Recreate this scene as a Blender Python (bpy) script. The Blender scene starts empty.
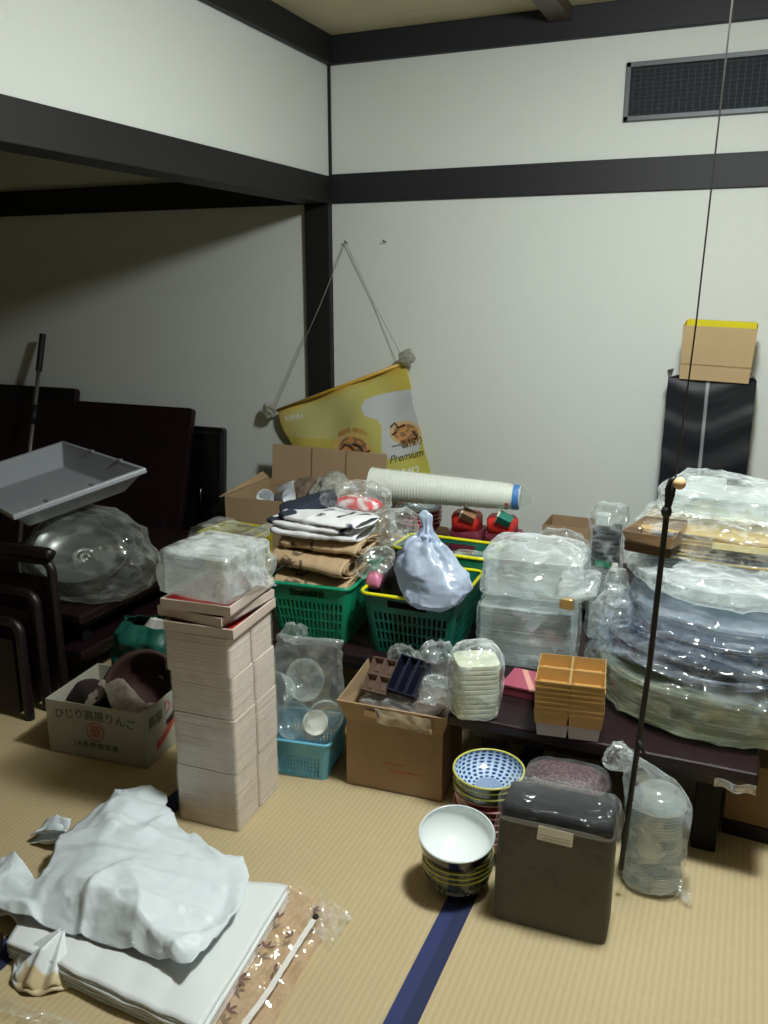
import bpy, math, random
from mathutils import Vector, Matrix, Euler, noise
R = math.radians
scene = bpy.context.scene
col = scene.collection

# ------------------------------------------------------------------ camera, light, exposure
cam_d = bpy.data.cameras.new('camera')
cam_d.sensor_fit = 'VERTICAL'; cam_d.sensor_height = 36.0
cam_d.lens = 860.0 / 1024.0 * 36.0
cam_d.clip_start = 0.02
cam = bpy.data.objects.new('camera', cam_d); col.objects.link(cam)
cam.location = (0, 0, 1.45)
cam.rotation_euler = (R(90 - 14.8), 0, R(23.0))
scene.camera = cam

world = bpy.data.worlds.new('world'); scene.world = world
world.use_nodes = True
world.node_tree.nodes['Background'].inputs[0].default_value = (0.75, 0.85, 0.85, 1)
world.node_tree.nodes['Background'].inputs[1].default_value = 0.02

LAMP = (-0.10, 1.85, 2.24)
ld = bpy.data.lights.new('pendant_light', 'POINT')
ld.energy = 66.0; ld.color = (0.935, 1.0, 0.985); ld.shadow_soft_size = 0.07
lo = bpy.data.objects.new('pendant_light', ld); col.objects.link(lo); lo.location = LAMP
la = bpy.data.lights.new('pendant_ring_light', 'AREA'); la.shape = 'DISK'; la.size = 0.36
la.energy = 36.0; la.color = (0.935, 1.0, 0.985)
lao = bpy.data.objects.new('pendant_ring_light', la); col.objects.link(lao); lao.location = (LAMP[0], LAMP[1], 2.325)

vs = scene.view_settings
vs.view_transform = 'Standard'; vs.look = 'None'; vs.gamma = 1.0; vs.use_curve_mapping = False
vs.exposure = 0.0
scene.cycles.use_denoising = True
scene.cycles.transparent_max_bounces = 40
scene.cycles.max_bounces = 10
scene.cycles.sample_clamp_indirect = 4.0

# ------------------------------------------------------------------ materials
def lin(c):
    return tuple((x / 255 / 12.92) if x / 255 <= 0.04045 else ((x / 255 + 0.055) / 1.055) ** 2.4 for x in c) + (1.0,)
MATS = {}
def M(name, rgb=None, rough=0.5, metal=0.0, spec=0.5, var=0.0, vscale=6.0, bump=0.0, bscale=60.0, coat=0.0, vcol=False, stretch=None, alpha=1.0, emit=0.0):
    if name in MATS: return MATS[name]
    m = bpy.data.materials.new(name); m.use_nodes = True
    nt = m.node_tree; N = nt.nodes; L = nt.links
    b = N['Principled BSDF']
    b.inputs['Roughness'].default_value = rough; b.inputs['Metallic'].default_value = metal
    b.inputs['Specular IOR Level'].default_value = spec
    b.inputs['Coat Weight'].default_value = coat; b.inputs['Coat Roughness'].default_value = 0.15
    b.inputs['Alpha'].default_value = alpha
    if emit:
        b.inputs['Emission Color'].default_value = lin(rgb); b.inputs['Emission Strength'].default_value = emit
    tc = N.new('ShaderNodeTexCoord'); vec = tc.outputs['Object']
    if stretch:
        mp = N.new('ShaderNodeMapping'); mp.inputs['Scale'].default_value = stretch
        L.new(vec, mp.inputs[0]); vec = mp.outputs[0]
    if vcol:
        a = N.new('ShaderNodeVertexColor'); a.layer_name = 'Col'; src = a.outputs[0]
    else:
        rg = N.new('ShaderNodeRGB'); rg.outputs[0].default_value = lin(rgb); src = rg.outputs[0]
    if var > 0:
        n = N.new('ShaderNodeTexNoise'); n.inputs['Scale'].default_value = vscale; n.inputs['Detail'].default_value = 4
        L.new(vec, n.inputs['Vector'])
        mr = N.new('ShaderNodeMapRange'); mr.inputs[1].default_value = 0.25; mr.inputs[2].default_value = 0.75
        mr.inputs[3].default_value = 1 - var; mr.inputs[4].default_value = 1 + var
        L.new(n.outputs[0], mr.inputs[0])
        mx = N.new('ShaderNodeVectorMath'); mx.operation = 'SCALE'
        L.new(src, mx.inputs[0]); L.new(mr.outputs[0], mx.inputs[3]); src = mx.outputs[0]
    L.new(src, b.inputs['Base Color'])
    if bump > 0:
        n2 = N.new('ShaderNodeTexNoise'); n2.inputs['Scale'].default_value = bscale; n2.inputs['Detail'].default_value = 3
        L.new(vec, n2.inputs['Vector'])
        bp = N.new('ShaderNodeBump'); bp.inputs['Strength'].default_value = bump; bp.inputs['Distance'].default_value = 0.004
        L.new(n2.outputs[0], bp.inputs['Height']); L.new(bp.outputs[0], b.inputs['Normal'])
    MATS[name] = m
    return m

def FILM(name, tint=(248, 250, 249), dens=0.14, edge=0.45, rough=0.09, scale=16.0, bump=0.9, body=(226, 231, 234), crease=0.3, transl=0.35, gloss=0.11):
    """thin clear plastic: mostly see-through, glossy along its creases"""
    if name in MATS: return MATS[name]
    m = bpy.data.materials.new(name); m.use_nodes = True
    nt = m.node_tree; N = nt.nodes; L = nt.links
    N.remove(N['Principled BSDF']); out = N['Material Output']
    tc = N.new('ShaderNodeTexCoord')
    # crumpled film breaks into small flat facets, each turned its own way
    wn = N.new('ShaderNodeTexNoise'); wn.inputs['Scale'].default_value = scale * 0.5; wn.inputs['Detail'].default_value = 3
    L.new(tc.outputs['Object'], wn.inputs['Vector'])
    wob = N.new('ShaderNodeVectorMath'); wob.operation = 'MULTIPLY_ADD'; wob.inputs[1].default_value = (1.4 / scale,) * 3
    L.new(wn.outputs[1], wob.inputs[0]); L.new(tc.outputs['Object'], wob.inputs[2])
    facets = []
    for rot_, st_, sc_ in (((0.5, 0.7, 0.4), (1.0, 0.3, 0.75), 1.0), ((1.1, 0.2, 1.3), (0.4, 1.0, 0.8), 2.3)):
        mp = N.new('ShaderNodeMapping'); mp.inputs['Rotation'].default_value = rot_; mp.inputs['Scale'].default_value = st_
        L.new(wob.outputs[0], mp.inputs[0])
        v = N.new('ShaderNodeTexVoronoi'); v.inputs['Scale'].default_value = scale * sc_; v.feature = 'SMOOTH_F1'; v.inputs['Smoothness'].default_value = 0.35
        L.new(mp.outputs[0], v.inputs['Vector']); facets.append(v)
    fa = N.new('ShaderNodeVectorMath'); fa.operation = 'ADD'; L.new(facets[0].outputs['Color'], fa.inputs[0]); L.new(facets[1].outputs['Color'], fa.inputs[1])
    fs = N.new('ShaderNodeVectorMath'); fs.operation = 'SUBTRACT'; fs.inputs[1].default_value = (1, 1, 1); L.new(fa.outputs[0], fs.inputs[0])
    fk = N.new('ShaderNodeVectorMath'); fk.operation = 'SCALE'; fk.inputs[3].default_value = bump * 0.9; L.new(fs.outputs[0], fk.inputs[0])
    ge = N.new('ShaderNodeNewGeometry')
    fn_ = N.new('ShaderNodeVectorMath'); fn_.operation = 'ADD'; L.new(ge.outputs['Normal'], fn_.inputs[0]); L.new(fk.outputs[0], fn_.inputs[1])
    bp = N.new('ShaderNodeVectorMath'); bp.operation = 'NORMALIZE'; L.new(fn_.outputs[0], bp.inputs[0])
    cr = N.new('ShaderNodeMapRange'); cr.inputs[1].default_value = 0.45; cr.inputs[2].default_value = 0.85
    L.new(facets[1].outputs['Distance'], cr.inputs[0])
    tr = N.new('ShaderNodeBsdfTransparent'); tr.inputs[0].default_value = lin(tint)
    df = N.new('ShaderNodeBsdfDiffuse'); df.inputs[0].default_value = lin(body)
    tl = N.new('ShaderNodeBsdfTranslucent'); tl.inputs[0].default_value = lin(body)
    mb = N.new('ShaderNodeMixShader'); mb.inputs[0].default_value = transl
    L.new(df.outputs[0], mb.inputs[1]); L.new(tl.outputs[0], mb.inputs[2])
    gl = N.new('ShaderNodeBsdfGlossy'); gl.inputs['Roughness'].default_value = rough; gl.inputs[0].default_value = (1, 1, 1, 1)
    for s in (df, gl): L.new(bp.outputs[0], s.inputs['Normal'])
    lw = N.new('ShaderNodeLayerWeight'); lw.inputs[0].default_value = 0.35
    e = N.new('ShaderNodeMath'); e.operation = 'MULTIPLY_ADD'; e.inputs[1].default_value = edge; e.inputs[2].default_value = dens
    L.new(lw.outputs['Facing'], e.inputs[0])
    c2 = N.new('ShaderNodeMath'); c2.operation = 'MULTIPLY_ADD'; c2.inputs[1].default_value = crease; c2.use_clamp = True
    L.new(cr.outputs[0], c2.inputs[0]); L.new(e.outputs[0], c2.inputs[2])
    m1 = N.new('ShaderNodeMixShader'); L.new(c2.outputs[0], m1.inputs[0]); L.new(tr.outputs[0], m1.inputs[1]); L.new(mb.outputs[0], m1.inputs[2])
    lf = N.new('ShaderNodeLayerWeight'); lf.inputs[0].default_value = 0.5
    pw = N.new('ShaderNodeMath'); pw.operation = 'POWER'; pw.inputs[1].default_value = 4.0; L.new(lf.outputs['Facing'], pw.inputs[0])
    fr = N.new('ShaderNodeMath'); fr.operation = 'MULTIPLY_ADD'; fr.inputs[1].default_value = 0.3; fr.inputs[2].default_value = gloss; L.new(pw.outputs[0], fr.inputs[0])
    gc = N.new('ShaderNodeCombineXYZ')
    for i_ in range(3): L.new(fr.outputs[0], gc.inputs[i_])
    L.new(gc.outputs[0], gl.inputs[0])
    m2 = N.new('ShaderNodeAddShader'); L.new(m1.outputs[0], m2.inputs[0]); L.new(gl.outputs[0], m2.inputs[1])
    L.new(m2.outputs[0], out.inputs['Surface'])
    MATS[name] = m
    return m

def wall_mat():
    m = M('wall_paper', (209, 213, 208), rough=0.85, spec=0.2)
    nt = m.node_tree; N = nt.nodes; L = nt.links; b = N['Principled BSDF']
    tc = N.new('ShaderNodeTexCoord')
    w = N.new('ShaderNodeTexNoise'); w.inputs['Scale'].default_value = 1.0; w.inputs['Detail'].default_value = 3
    mp = N.new('ShaderNodeMapping'); mp.inputs['Scale'].default_value = (260, 260, 18)
    L.new(tc.outputs['Object'], mp.inputs[0]); L.new(mp.outputs[0], w.inputs['Vector'])
    w2 = N.new('ShaderNodeTexNoise'); w2.inputs['Scale'].default_value = 1.0
    mp2 = N.new('ShaderNodeMapping'); mp2.inputs['Scale'].default_value = (14, 14, 240)
    L.new(tc.outputs['Object'], mp2.inputs[0]); L.new(mp2.outputs[0], w2.inputs['Vector'])
    a = N.new('ShaderNodeMath'); a.operation = 'ADD'; L.new(w.outputs[0], a.inputs[0]); L.new(w2.outputs[0], a.inputs[1])
    bp = N.new('ShaderNodeBump'); bp.inputs['Strength'].default_value = 0.25; bp.inputs['Distance'].default_value = 0.002
    L.new(a.outputs[0], bp.inputs['Height']); L.new(bp.outputs[0], b.inputs['Normal'])
    return m
WALL = wall_mat()

def wood_mat(name, rgb, rough=0.4, streak=(3, 3, 60), var=0.25, coat=0.0, spec=0.5):
    return M(name, rgb, rough=rough, var=var, vscale=1.0, stretch=streak, coat=coat, bump=0.15, bscale=1.0, spec=spec)
BEAM = wood_mat('dark_stained_beam', (19, 17, 18), rough=0.6, streak=(6, 6, 60))
BEAMX = wood_mat('dark_stained_beam_long', (18, 19, 23), rough=0.6, streak=(2, 60, 60))

def tatami_mat():
    m = M('tatami_weave', (184, 165, 128), rough=0.7, spec=0.25)
    nt = m.node_tree; N = nt.nodes; L = nt.links; b = N['Principled BSDF']
    tc = N.new('ShaderNodeTexCoord'); sp = N.new('ShaderNodeSeparateXYZ'); L.new(tc.outputs['Object'], sp.inputs[0])
    mu = N.new('ShaderNodeMath'); mu.operation = 'MULTIPLY'; mu.inputs[1].default_value = 2 * math.pi / 0.0155
    L.new(sp.outputs[0], mu.inputs[0])
    si = N.new('ShaderNodeMath'); si.operation = 'SINE'; L.new(mu.outputs[0], si.inputs[0])
    ab = N.new('ShaderNodeMath'); ab.operation = 'MULTIPLY_ADD'; ab.inputs[1].default_value = 0.5; ab.inputs[2].default_value = 0.5; L.new(si.outputs[0], ab.inputs[0])
    mp = N.new('ShaderNodeMapping'); mp.inputs['Scale'].default_value = (20, 260, 1); L.new(tc.outputs['Object'], mp.inputs[0])
    n = N.new('ShaderNodeTexNoise'); n.inputs['Scale'].default_value = 1; L.new(mp.outputs[0], n.inputs['Vector'])
    n2 = N.new('ShaderNodeTexNoise'); n2.inputs['Scale'].default_value = 2.2; n2.inputs['Detail'].default_value = 5; L.new(tc.outputs['Object'], n2.inputs['Vector'])
    k = N.new('ShaderNodeMath'); k.operation = 'MULTIPLY_ADD'; k.inputs[1].default_value = 0.10; k.inputs[2].default_value = 0.80
    L.new(ab.outputs[0], k.inputs[0])
    k2 = N.new('ShaderNodeMath'); k2.operation = 'MULTIPLY_ADD'; k2.inputs[1].default_value = 0.16
    L.new(n.outputs[0], k2.inputs[0]); L.new(k.outputs[0], k2.inputs[2])
    k3 = N.new('ShaderNodeMath'); k3.operation = 'MULTIPLY_ADD'; k3.inputs[1].default_value = 0.14
    L.new(n2.outputs[0], k3.inputs[0]); L.new(k2.outputs[0], k3.inputs[2])
    s = N.new('ShaderNodeVectorMath'); s.operation = 'SCALE'; s.inputs[0].default_value = lin((184, 165, 128))[:3]
    L.new(k3.outputs[0], s.inputs[3]); L.new(s.outputs[0], b.inputs['Base Color'])
    ad = N.new('ShaderNodeMath'); ad.operation = 'MULTIPLY_ADD'; ad.inputs[1].default_value = 0.3; L.new(n.outputs[0], ad.inputs[0]); L.new(ab.outputs[0], ad.inputs[2])
    bp = N.new('ShaderNodeBump'); bp.inputs['Strength'].default_value = 0.35; bp.inputs['Distance'].default_value = 0.0010
    L.new(ad.outputs[0], bp.inputs['Height']); L.new(bp.outputs[0], b.inputs['Normal'])
    return m

# ------------------------------------------------------------------ geometry helpers
class G:
    def __init__(s): s.v = []; s.f = []; s.m = []
    def add(s, vs, fs, mi=0):
        o = len(s.v); s.v += [Vector(p) for p in vs]; s.f += [tuple(i + o for i in f) for f in fs]; s.m += [mi] * len(fs); return s
    def box(s, c, size, rot=(0, 0, 0), mi=0, taper=1.0):
        e = Euler(rot).to_matrix(); hx, hy, hz = size[0] / 2, size[1] / 2, size[2] / 2
        P = []
        for z in (-1, 1):
            k = taper if z < 0 else 1.0
            for x, y in ((-1, -1), (1, -1), (1, 1), (-1, 1)):
                P.append(Vector(c) + e @ Vector((x * hx * k, y * hy * k, z * hz)))
        return s.add(P, [(0, 3, 2, 1), (4, 5, 6, 7), (0, 1, 5, 4), (1, 2, 6, 5), (2, 3, 7, 6), (3, 0, 4, 7)], mi)
    def loft(s, rings, n=40, cap0=True, cap1=True, mi=0):
        """rings: (z, cx, cy, rx, ry, exponent[, pleat amount, rotation])"""
        P = []
        for r in rings:
            z, cx, cy, rx, ry, e = r[:6]; pl = r[6] if len(r) > 6 else 0; ro = r[7] if len(r) > 7 else 0
            for i in range(n):
                t = 2 * math.pi * i / n; c, d = math.cos(t), math.sin(t)
                k = 1 + pl * math.sin(t * 9 + 1.3 * math.sin(t * 2))
                x = rx * k * math.copysign(abs(c) ** (2 / e), c); y = ry * k * math.copysign(abs(d) ** (2 / e), d)
                P.append((cx + x * math.cos(ro) - y * math.sin(ro), cy + x * math.sin(ro) + y * math.cos(ro), z))
        F = []
        for j in range(len(rings) - 1):
            for i in range(n):
                a = j * n + i; b = j * n + (i + 1) % n; F.append((a, b, b + n, a + n))
        if cap0: F.append(tuple(range(n - 1, -1, -1)))
        if cap1: F.append(tuple((len(rings) - 1) * n + i for i in range(n)))
        return s.add(P, F, mi)
    def lathe(s, prof, n=48, c=(0, 0, 0), mi=0):
        """prof: (r, z) from the bottom centre outwards"""
        return s.loft([(z + c[2], c[0], c[1], max(r, 1e-4), max(r, 1e-4), 2) for r, z in prof], n, True, True, mi)
    def tube(s, pts, r, n=8, mi=0, closed=False, r2=None):
        pts = [Vector(p) for p in pts]; P = []; up = None; m = len(pts)
        for i, p in enumerate(pts):
            if closed: t = (pts[(i + 1) % m] - pts[i - 1]).normalized()
            else: t = (pts[min(i + 1, m - 1)] - pts[max(i - 1, 0)]).normalized()
            if up is None:
                up = Vector((0, 0, 1)) if abs(t.z) < 0.9 else Vector((1, 0, 0))
            a = t.cross(up).normalized(); b = a.cross(t).normalized(); up = b
            rr = r if r2 is None else r + (r2 - r) * i / max(1, m - 1)
            for k in range(n):
                q = 2 * math.pi * k / n; P.append(p + a * rr * math.cos(q) + b * rr * math.sin(q))
        F = []
        for i in range(m if closed else m - 1):
            for k in range(n):
                a = i * n + k; b = i * n + (k + 1) % n; c = ((i + 1) % m) * n; F.append((a, b, c + (k + 1) % n, c + k))
        if not closed: F += [tuple(range(n - 1, -1, -1)), tuple((m - 1) * n + k for k in range(n))]
        return s.add(P, F, mi)
    def grid(s, fn, nx, ny, mi=0):
        P = [fn(i / nx, j / ny) for j in range(ny + 1) for i in range(nx + 1)]
        F = [(j * (nx + 1) + i, j * (nx + 1) + i + 1, (j + 1) * (nx + 1) + i + 1, (j + 1) * (nx + 1) + i) for j in range(ny) for i in range(nx)]
        return s.add(P, F, mi)
    def xf(s, loc=(0, 0, 0), rot=(0, 0, 0), scale=1.0):
        e = Euler(rot).to_matrix(); s.v = [Vector(loc) + e @ (p * scale) for p in s.v]; return s
    def merge(s, o):
        k = len(s.v); s.v += o.v; s.f += [tuple(i + k for i in f) for f in o.f]; s.m += o.m; return s

def crumple(g, amp, freq, seed=0, keep=None, facet=1.0):
    """pushes a skin in and out in flat facets that meet in sharp creases"""
    off = Vector((seed * 7.31, seed * 3.17, seed * 5.7))
    n = [Vector() for _ in g.v]
    for f in g.f:
        if len(f) > 4: continue
        a, b, c = g.v[f[0]], g.v[f[1]], g.v[f[2]]
        q = (b - a).cross(c - a)
        for i in f: n[i] += q
    out = []
    for i, p in enumerate(g.v):
        k = keep(p) if keep else 1.0
        q = p * freq + off
        q = q + noise.noise_vector(q * 0.7) * 0.35
        d, c = noise.voronoi(q)
        f0 = noise.noise_vector(c[0] * 3.7).dot(q - c[0]) * 2.2 + noise.noise(c[0] * 2.3)
        f1 = noise.noise_vector(c[1] * 3.7).dot(q - c[1]) * 2.2 + noise.noise(c[1] * 2.3)
        w = min(1.0, (d[1] - d[0]) / 0.30); w = 0.5 + 0.5 * w * w * (3 - 2 * w)
        h = (f0 * w + f1 * (1 - w)) * facet
        r = 1 - abs(noise.noise(q * 1.7)) * 3.2
        nn = n[i].normalized() if n[i].length > 0 else Vector((0, 0, 1))
        out.append(p + nn * amp * k * (h * 0.9 + max(r, -0.5) * 0.35 - 0.2) + noise.noise_vector(q * 0.8) * amp * 0.3 * k)
    g.v = out
    return g

def bagmesh(rings, n=64, m=6, amp=0.012, freq=14, seed=0, cap0=True, cap1=True, keep=None):
    """a film or cloth skin through a few guide rings, crumpled"""
    full = []; n = int(n * 1.5); m = int(m * 1.6)
    rr = [tuple(r) + (0,) * (8 - len(r)) for r in rings]
    for a, b in zip(rr[:-1], rr[1:]):
        for i in range(m):
            t = i / m; full.append(tuple(x + (y - x) * t for x, y in zip(a, b)))
    full.append(rr[-1])
    g = G().loft(full, n, cap0, cap1)
    return crumple(g, amp, freq, seed, keep)

def make_mesh(name, g, mats, smooth=False, vcol=None):
    me = bpy.data.meshes.new(name)
    me.from_pydata([tuple(p) for p in g.v], [], g.f)
    if not isinstance(mats, (list, tuple)): mats = [mats]
    for m in mats: me.materials.append(m)
    if len(mats) > 1: me.polygons.foreach_set('material_index', g.m)
    if smooth: me.polygons.foreach_set('use_smooth', [True] * len(me.polygons))
    if vcol:
        ca = me.color_attributes.new('Col', 'FLOAT_COLOR', 'POINT')
        buf = []
        for v in me.vertices: buf += list(vcol(v.co))
        ca.data.foreach_set('color', buf)
    me.update()
    return me
def obj(name, g, mats, parent=None, smooth=False, bevel=0, solid=0, vcol=None, label=None, subsurf=0, offset=-1):
    o = bpy.data.objects.new(name, make_mesh(name, g, mats, smooth, vcol)); col.objects.link(o)
    if parent is not None: o.parent = parent
    if solid:
        md = o.modifiers.new('thickness', 'SOLIDIFY'); md.thickness = solid; md.offset = offset
    if subsurf:
        md = o.modifiers.new('smooth', 'SUBSURF'); md.levels = subsurf; md.render_levels = subsurf
    if bevel:
        md = o.modifiers.new('bevel', 'BEVEL'); md.width = bevel; md.segments = 2; md.limit_method = 'ANGLE'; md.angle_limit = R(40)
    if label: o['label'] = label
    return o
def tag(o, label, cat, group=None, kind=None):
    o['label'] = label; o['category'] = cat
    if group: o['group'] = group
    if kind: o['kind'] = kind
    return o
def thing(name, label, cat, loc=(0, 0, 0), rz=0.0, group=None, rot=None):
    o = bpy.data.objects.new(name, None); o.empty_display_size = 0.05; col.objects.link(o)
    o.location = loc; o.rotation_euler = rot if rot else (0, 0, rz)
    return tag(o, label, cat, group)
def struct(name, g, m, **k):
    o = obj(name, g, m, **k); o['kind'] = 'structure'; return o
def kids(o): return [c for c in bpy.data.objects if c.parent == o]
def dup(o, loc=None, rz=None, label=None, parent=None, rot=None):
    ch = kids(o)
    c = o.copy(); col.objects.link(c)
    if parent is not None: c.parent = parent
    if loc is not None: c.location = loc
    if rot is not None: c.rotation_euler = rot
    elif rz is not None: c.rotation_euler = (0, 0, rz)
    if label: c['label'] = label
    for k in ch: dup(k, parent=c)
    return c
def text_geo(s, size, depth=0.0006, align='CENTER', shear=0.0, space=1.0):
    cu = bpy.data.curves.new('lettering', 'FONT'); cu.body = s; cu.size = size; cu.extrude = depth
    cu.align_x = align; cu.align_y = 'CENTER'; cu.shear = shear; cu.space_character = space; cu.resolution_u = 3
    t = bpy.data.objects.new('lettering', cu); col.objects.link(t)
    dg = bpy.context.evaluated_depsgraph_get(); me = t.evaluated_get(dg).to_mesh()
    g = G(); g.add([v.co.copy() for v in me.vertices], [tuple(p.vertices) for p in me.polygons])
    t.evaluated_get(dg).to_mesh_clear(); bpy.data.objects.remove(t); bpy.data.curves.remove(cu)
    return g
def poly_in(p, poly):
    x, y = p; c = False; j = len(poly) - 1
    for i in range(len(poly)):
        xi, yi = poly[i]; xj, yj = poly[j]
        if (yi > y) != (yj > y) and x < (xj - xi) * (y - yi) / (yj - yi) + xi: c = not c
        j = i
    return c
def layered_rings(w, d, z0, z1, n, lip=0.0015, e=14, jit=0.0, seed=0, taper=1.0):
    """a nested stack read from outside: n thin lips one over the other"""
    rnd = random.Random(seed); out = []; dz = (z1 - z0) / n
    for i in range(n):
        jx, jy = rnd.uniform(-jit, jit), rnd.uniform(-jit, jit); z = z0 + i * dz
        k = 1 + (taper - 1) * i / n
        out += [(z, jx, jy, (w / 2 - lip) * k, (d / 2 - lip) * k, e), (z + dz * 0.35, jx, jy, (w / 2 - lip) * k, (d / 2 - lip) * k, e),
                (z + dz * 0.4, jx, jy, w / 2 * k, d / 2 * k, e), (z + dz * 0.98, jx, jy, w / 2 * k, d / 2 * k, e)]
    return out

# ------------------------------------------------------------------ the room
D = 3.664; XL = -1.808
struct('floor', G().box((-1.0, 1.5, -0.025), (7.0, 6.0, 0.05)), tatami_mat())
NAVY = M('navy_cloth_border', (34, 44, 92), rough=0.8, var=0.15, vscale=300)
NAVYD = M('navy_border_pattern', (26, 33, 72), rough=0.8)
for i, x in enumerate((-1.415, -0.525, 0.365)):
    g = G()
    g.box((x - 0.0165, 1.5, 0.0008), (0.033, 5.8, 0.0016)); g.box((x + 0.0165, 1.5, 0.0008), (0.033, 5.8, 0.0016), mi=1)
    struct('trim_%d' % (i + 1), g, [NAVY, NAVYD])
struct('wall_back', G().box((-1.0, D + 0.05, 1.3), (7.0, 0.1, 2.7)), WALL)
struct('wall_left', G().box((-4.55, 1.5, 1.3), (0.1, 6.0, 2.7)), M('dark_unseen_wall', (120, 116, 104), rough=0.8))
WALL2 = M('dark_unseen_wall', (120, 116, 104), rough=0.8)  # unseen walls coloured darker to lessen the bounced fill light
struct('wall_right', G().box((2.55, 1.5, 1.3), (0.1, 6.0, 2.7)), WALL2)
struct('wall_front', G().box((-1.0, -1.55, 1.3), (7.0, 0.1, 2.7)), WALL2)
CEIL = wood_mat('ceiling_board', (190, 182, 150), rough=0.75, streak=(3, 40, 3), var=0.08)
struct('ceiling', G().box((-1.0, 1.5, 2.50), (7.0, 6.0, 0.05)), CEIL)
# hanging wall over the opening on the left, with its lintel and corner post
struct('wall_hanging', G().box((XL - 0.055, 1.05, 2.2), (0.09, 5.24, 0.575)), WALL)
struct('trim_lintel', G().box((XL - 0.06, 1.05, 1.857), (0.13, 5.22, 0.114)), BEAM, bevel=0.003)
struct('trim_post', G().box((XL - 0.062, D - 0.017, 0.9), (0.124, 0.036, 1.8)), BEAM, bevel=0.003)
struct('trim_corner', G().box((XL - 0.004, D - 0.004, 2.14), (0.012, 0.012, 0.45)), BEAM)
struct('trim_back_rail', G().box((0.35, D - 0.006, 1.862), (4.31, 0.016, 0.122)), BEAMX, bevel=0.002)
struct('trim_alcove_rail', G().box((-3.22, D - 0.012, 1.862), (2.56, 0.03, 0.122)), BEAMX, bevel=0.002)
struct('trim_ceiling_back', G().box((0.35, D - 0.013, 2.418), (4.31, 0.03, 0.112)), BEAMX, bevel=0.003)
struct('trim_ceiling_left', G().box((XL + 0.008, 1.05, 2.418), (0.03, 5.2, 0.112)), BEAM, bevel=0.003)
struct('trim_ceiling_rib', G().box((-0.81, 1.05, 2.452), (0.085, 5.18, 0.055)), wood_mat('ceiling_rib_wood', (70, 58, 48), streak=(40, 3, 40)), bevel=0.003)
struct('baseboard_back', G().box((0.35, D - 0.008, 0.03), (4.31, 0.02, 0.06)), BEAMX)

# pendant lamp: only its pull cord hangs into the picture
WHITEP = M('white_enamel', (230, 230, 225), rough=0.3)
lamp = thing('pendant_lamp', 'white ring-tube ceiling lamp hanging over the tatami room', 'lamp', (LAMP[0], LAMP[1], 2.475))
obj('lamp_body', G().lathe([(0.001, -0.075), (0.12, -0.075), (0.16, -0.05), (0.16, -0.03), (0.05, -0.02), (0.05, 0.0), (0.001, 0.0)], 40), WHITEP, lamp, smooth=True)
obj('ring_tube', G().tube([(0.20 * math.cos(a), 0.20 * math.sin(a), -0.12) for a in [2 * math.pi * i / 40 for i in range(40)]], 0.012, 10, closed=True), M('lamp_tube', (235, 240, 235), rough=0.3, emit=1.0), lamp, smooth=True)
gcl = G()
for a in (0.4, 2.5, 4.6): gcl.box((0.17 * math.cos(a), 0.17 * math.sin(a), -0.09), (0.09, 0.012, 0.05), (0, 0, a))
gcl.lathe([(0.001, -0.08), (0.14, -0.08), (0.14, -0.07), (0.001, -0.07)], 30)
obj('tube_bracket', gcl, WHITEP, lamp)

CORD = M('grey_pull_string', (60, 60, 56), rough=0.7)
BLK = M('black_braid', (12, 12, 15), rough=0.55)
cord = thing('pull_cord', 'long black pull cord with a pale wooden ball halfway, hanging in front', 'cord', (-0.098, 1.852, 2.39))
def cp(x, y, z): return (x + 0.098, y - 1.852, z - 2.39)
obj('string', G().tube([cp(-0.098, 1.852, 2.40), cp(-0.1, 1.852, 1.95), cp(-0.112, 1.853, 1.38), cp(-0.126, 1.87, 1.05)], 0.0019, 6), CORD, cord, smooth=True)
obj('ball', G().lathe([(0.001, -0.013)] + [(0.0135 * math.cos(a), 0.0135 * math.sin(a)) for a in [R(-75 + 15 * i) for i in range(11)]] + [(0.001, 0.013)], 20).xf(loc=cp(-0.117, 1.868, 1.046)), M('pale_wood_ball', (214, 178, 130), rough=0.35), cord, smooth=True)
g = G()
g.tube([cp(-0.125, 1.87, 1.055), cp(-0.134, 1.872, 1.05), cp(-0.14, 1.874, 1.03), cp(-0.138, 1.876, 1.0), cp(-0.139, 1.878, 0.95), cp(-0.147, 1.88, 0.62), cp(-0.157, 1.882, 0.43), cp(-0.166, 1.885, 0.25), cp(-0.174, 1.885, 0.075)], 0.0068, 8)
g.tube([cp(-0.128, 1.87, 1.052), cp(-0.13, 1.87, 1.02), cp(-0.136, 1.874, 0.99), cp(-0.14, 1.876, 0.965)], 0.006, 8)
obj('braid', g, BLK, cord, smooth=True)
obj('knot', G().lathe([(0.001, -0.012), (0.009, -0.01), (0.012, 0), (0.009, 0.01), (0.001, 0.012)], 12).xf(loc=cp(-0.139, 1.877, 0.98)), BLK, cord, smooth=True)
obj('loose_end', G().tube([cp(-0.157, 1.88, 0.43), cp(-0.148, 1.874, 0.412), cp(-0.14, 1.87, 0.402)], 0.005, 8, r2=0.003), BLK, cord, smooth=True)

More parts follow.
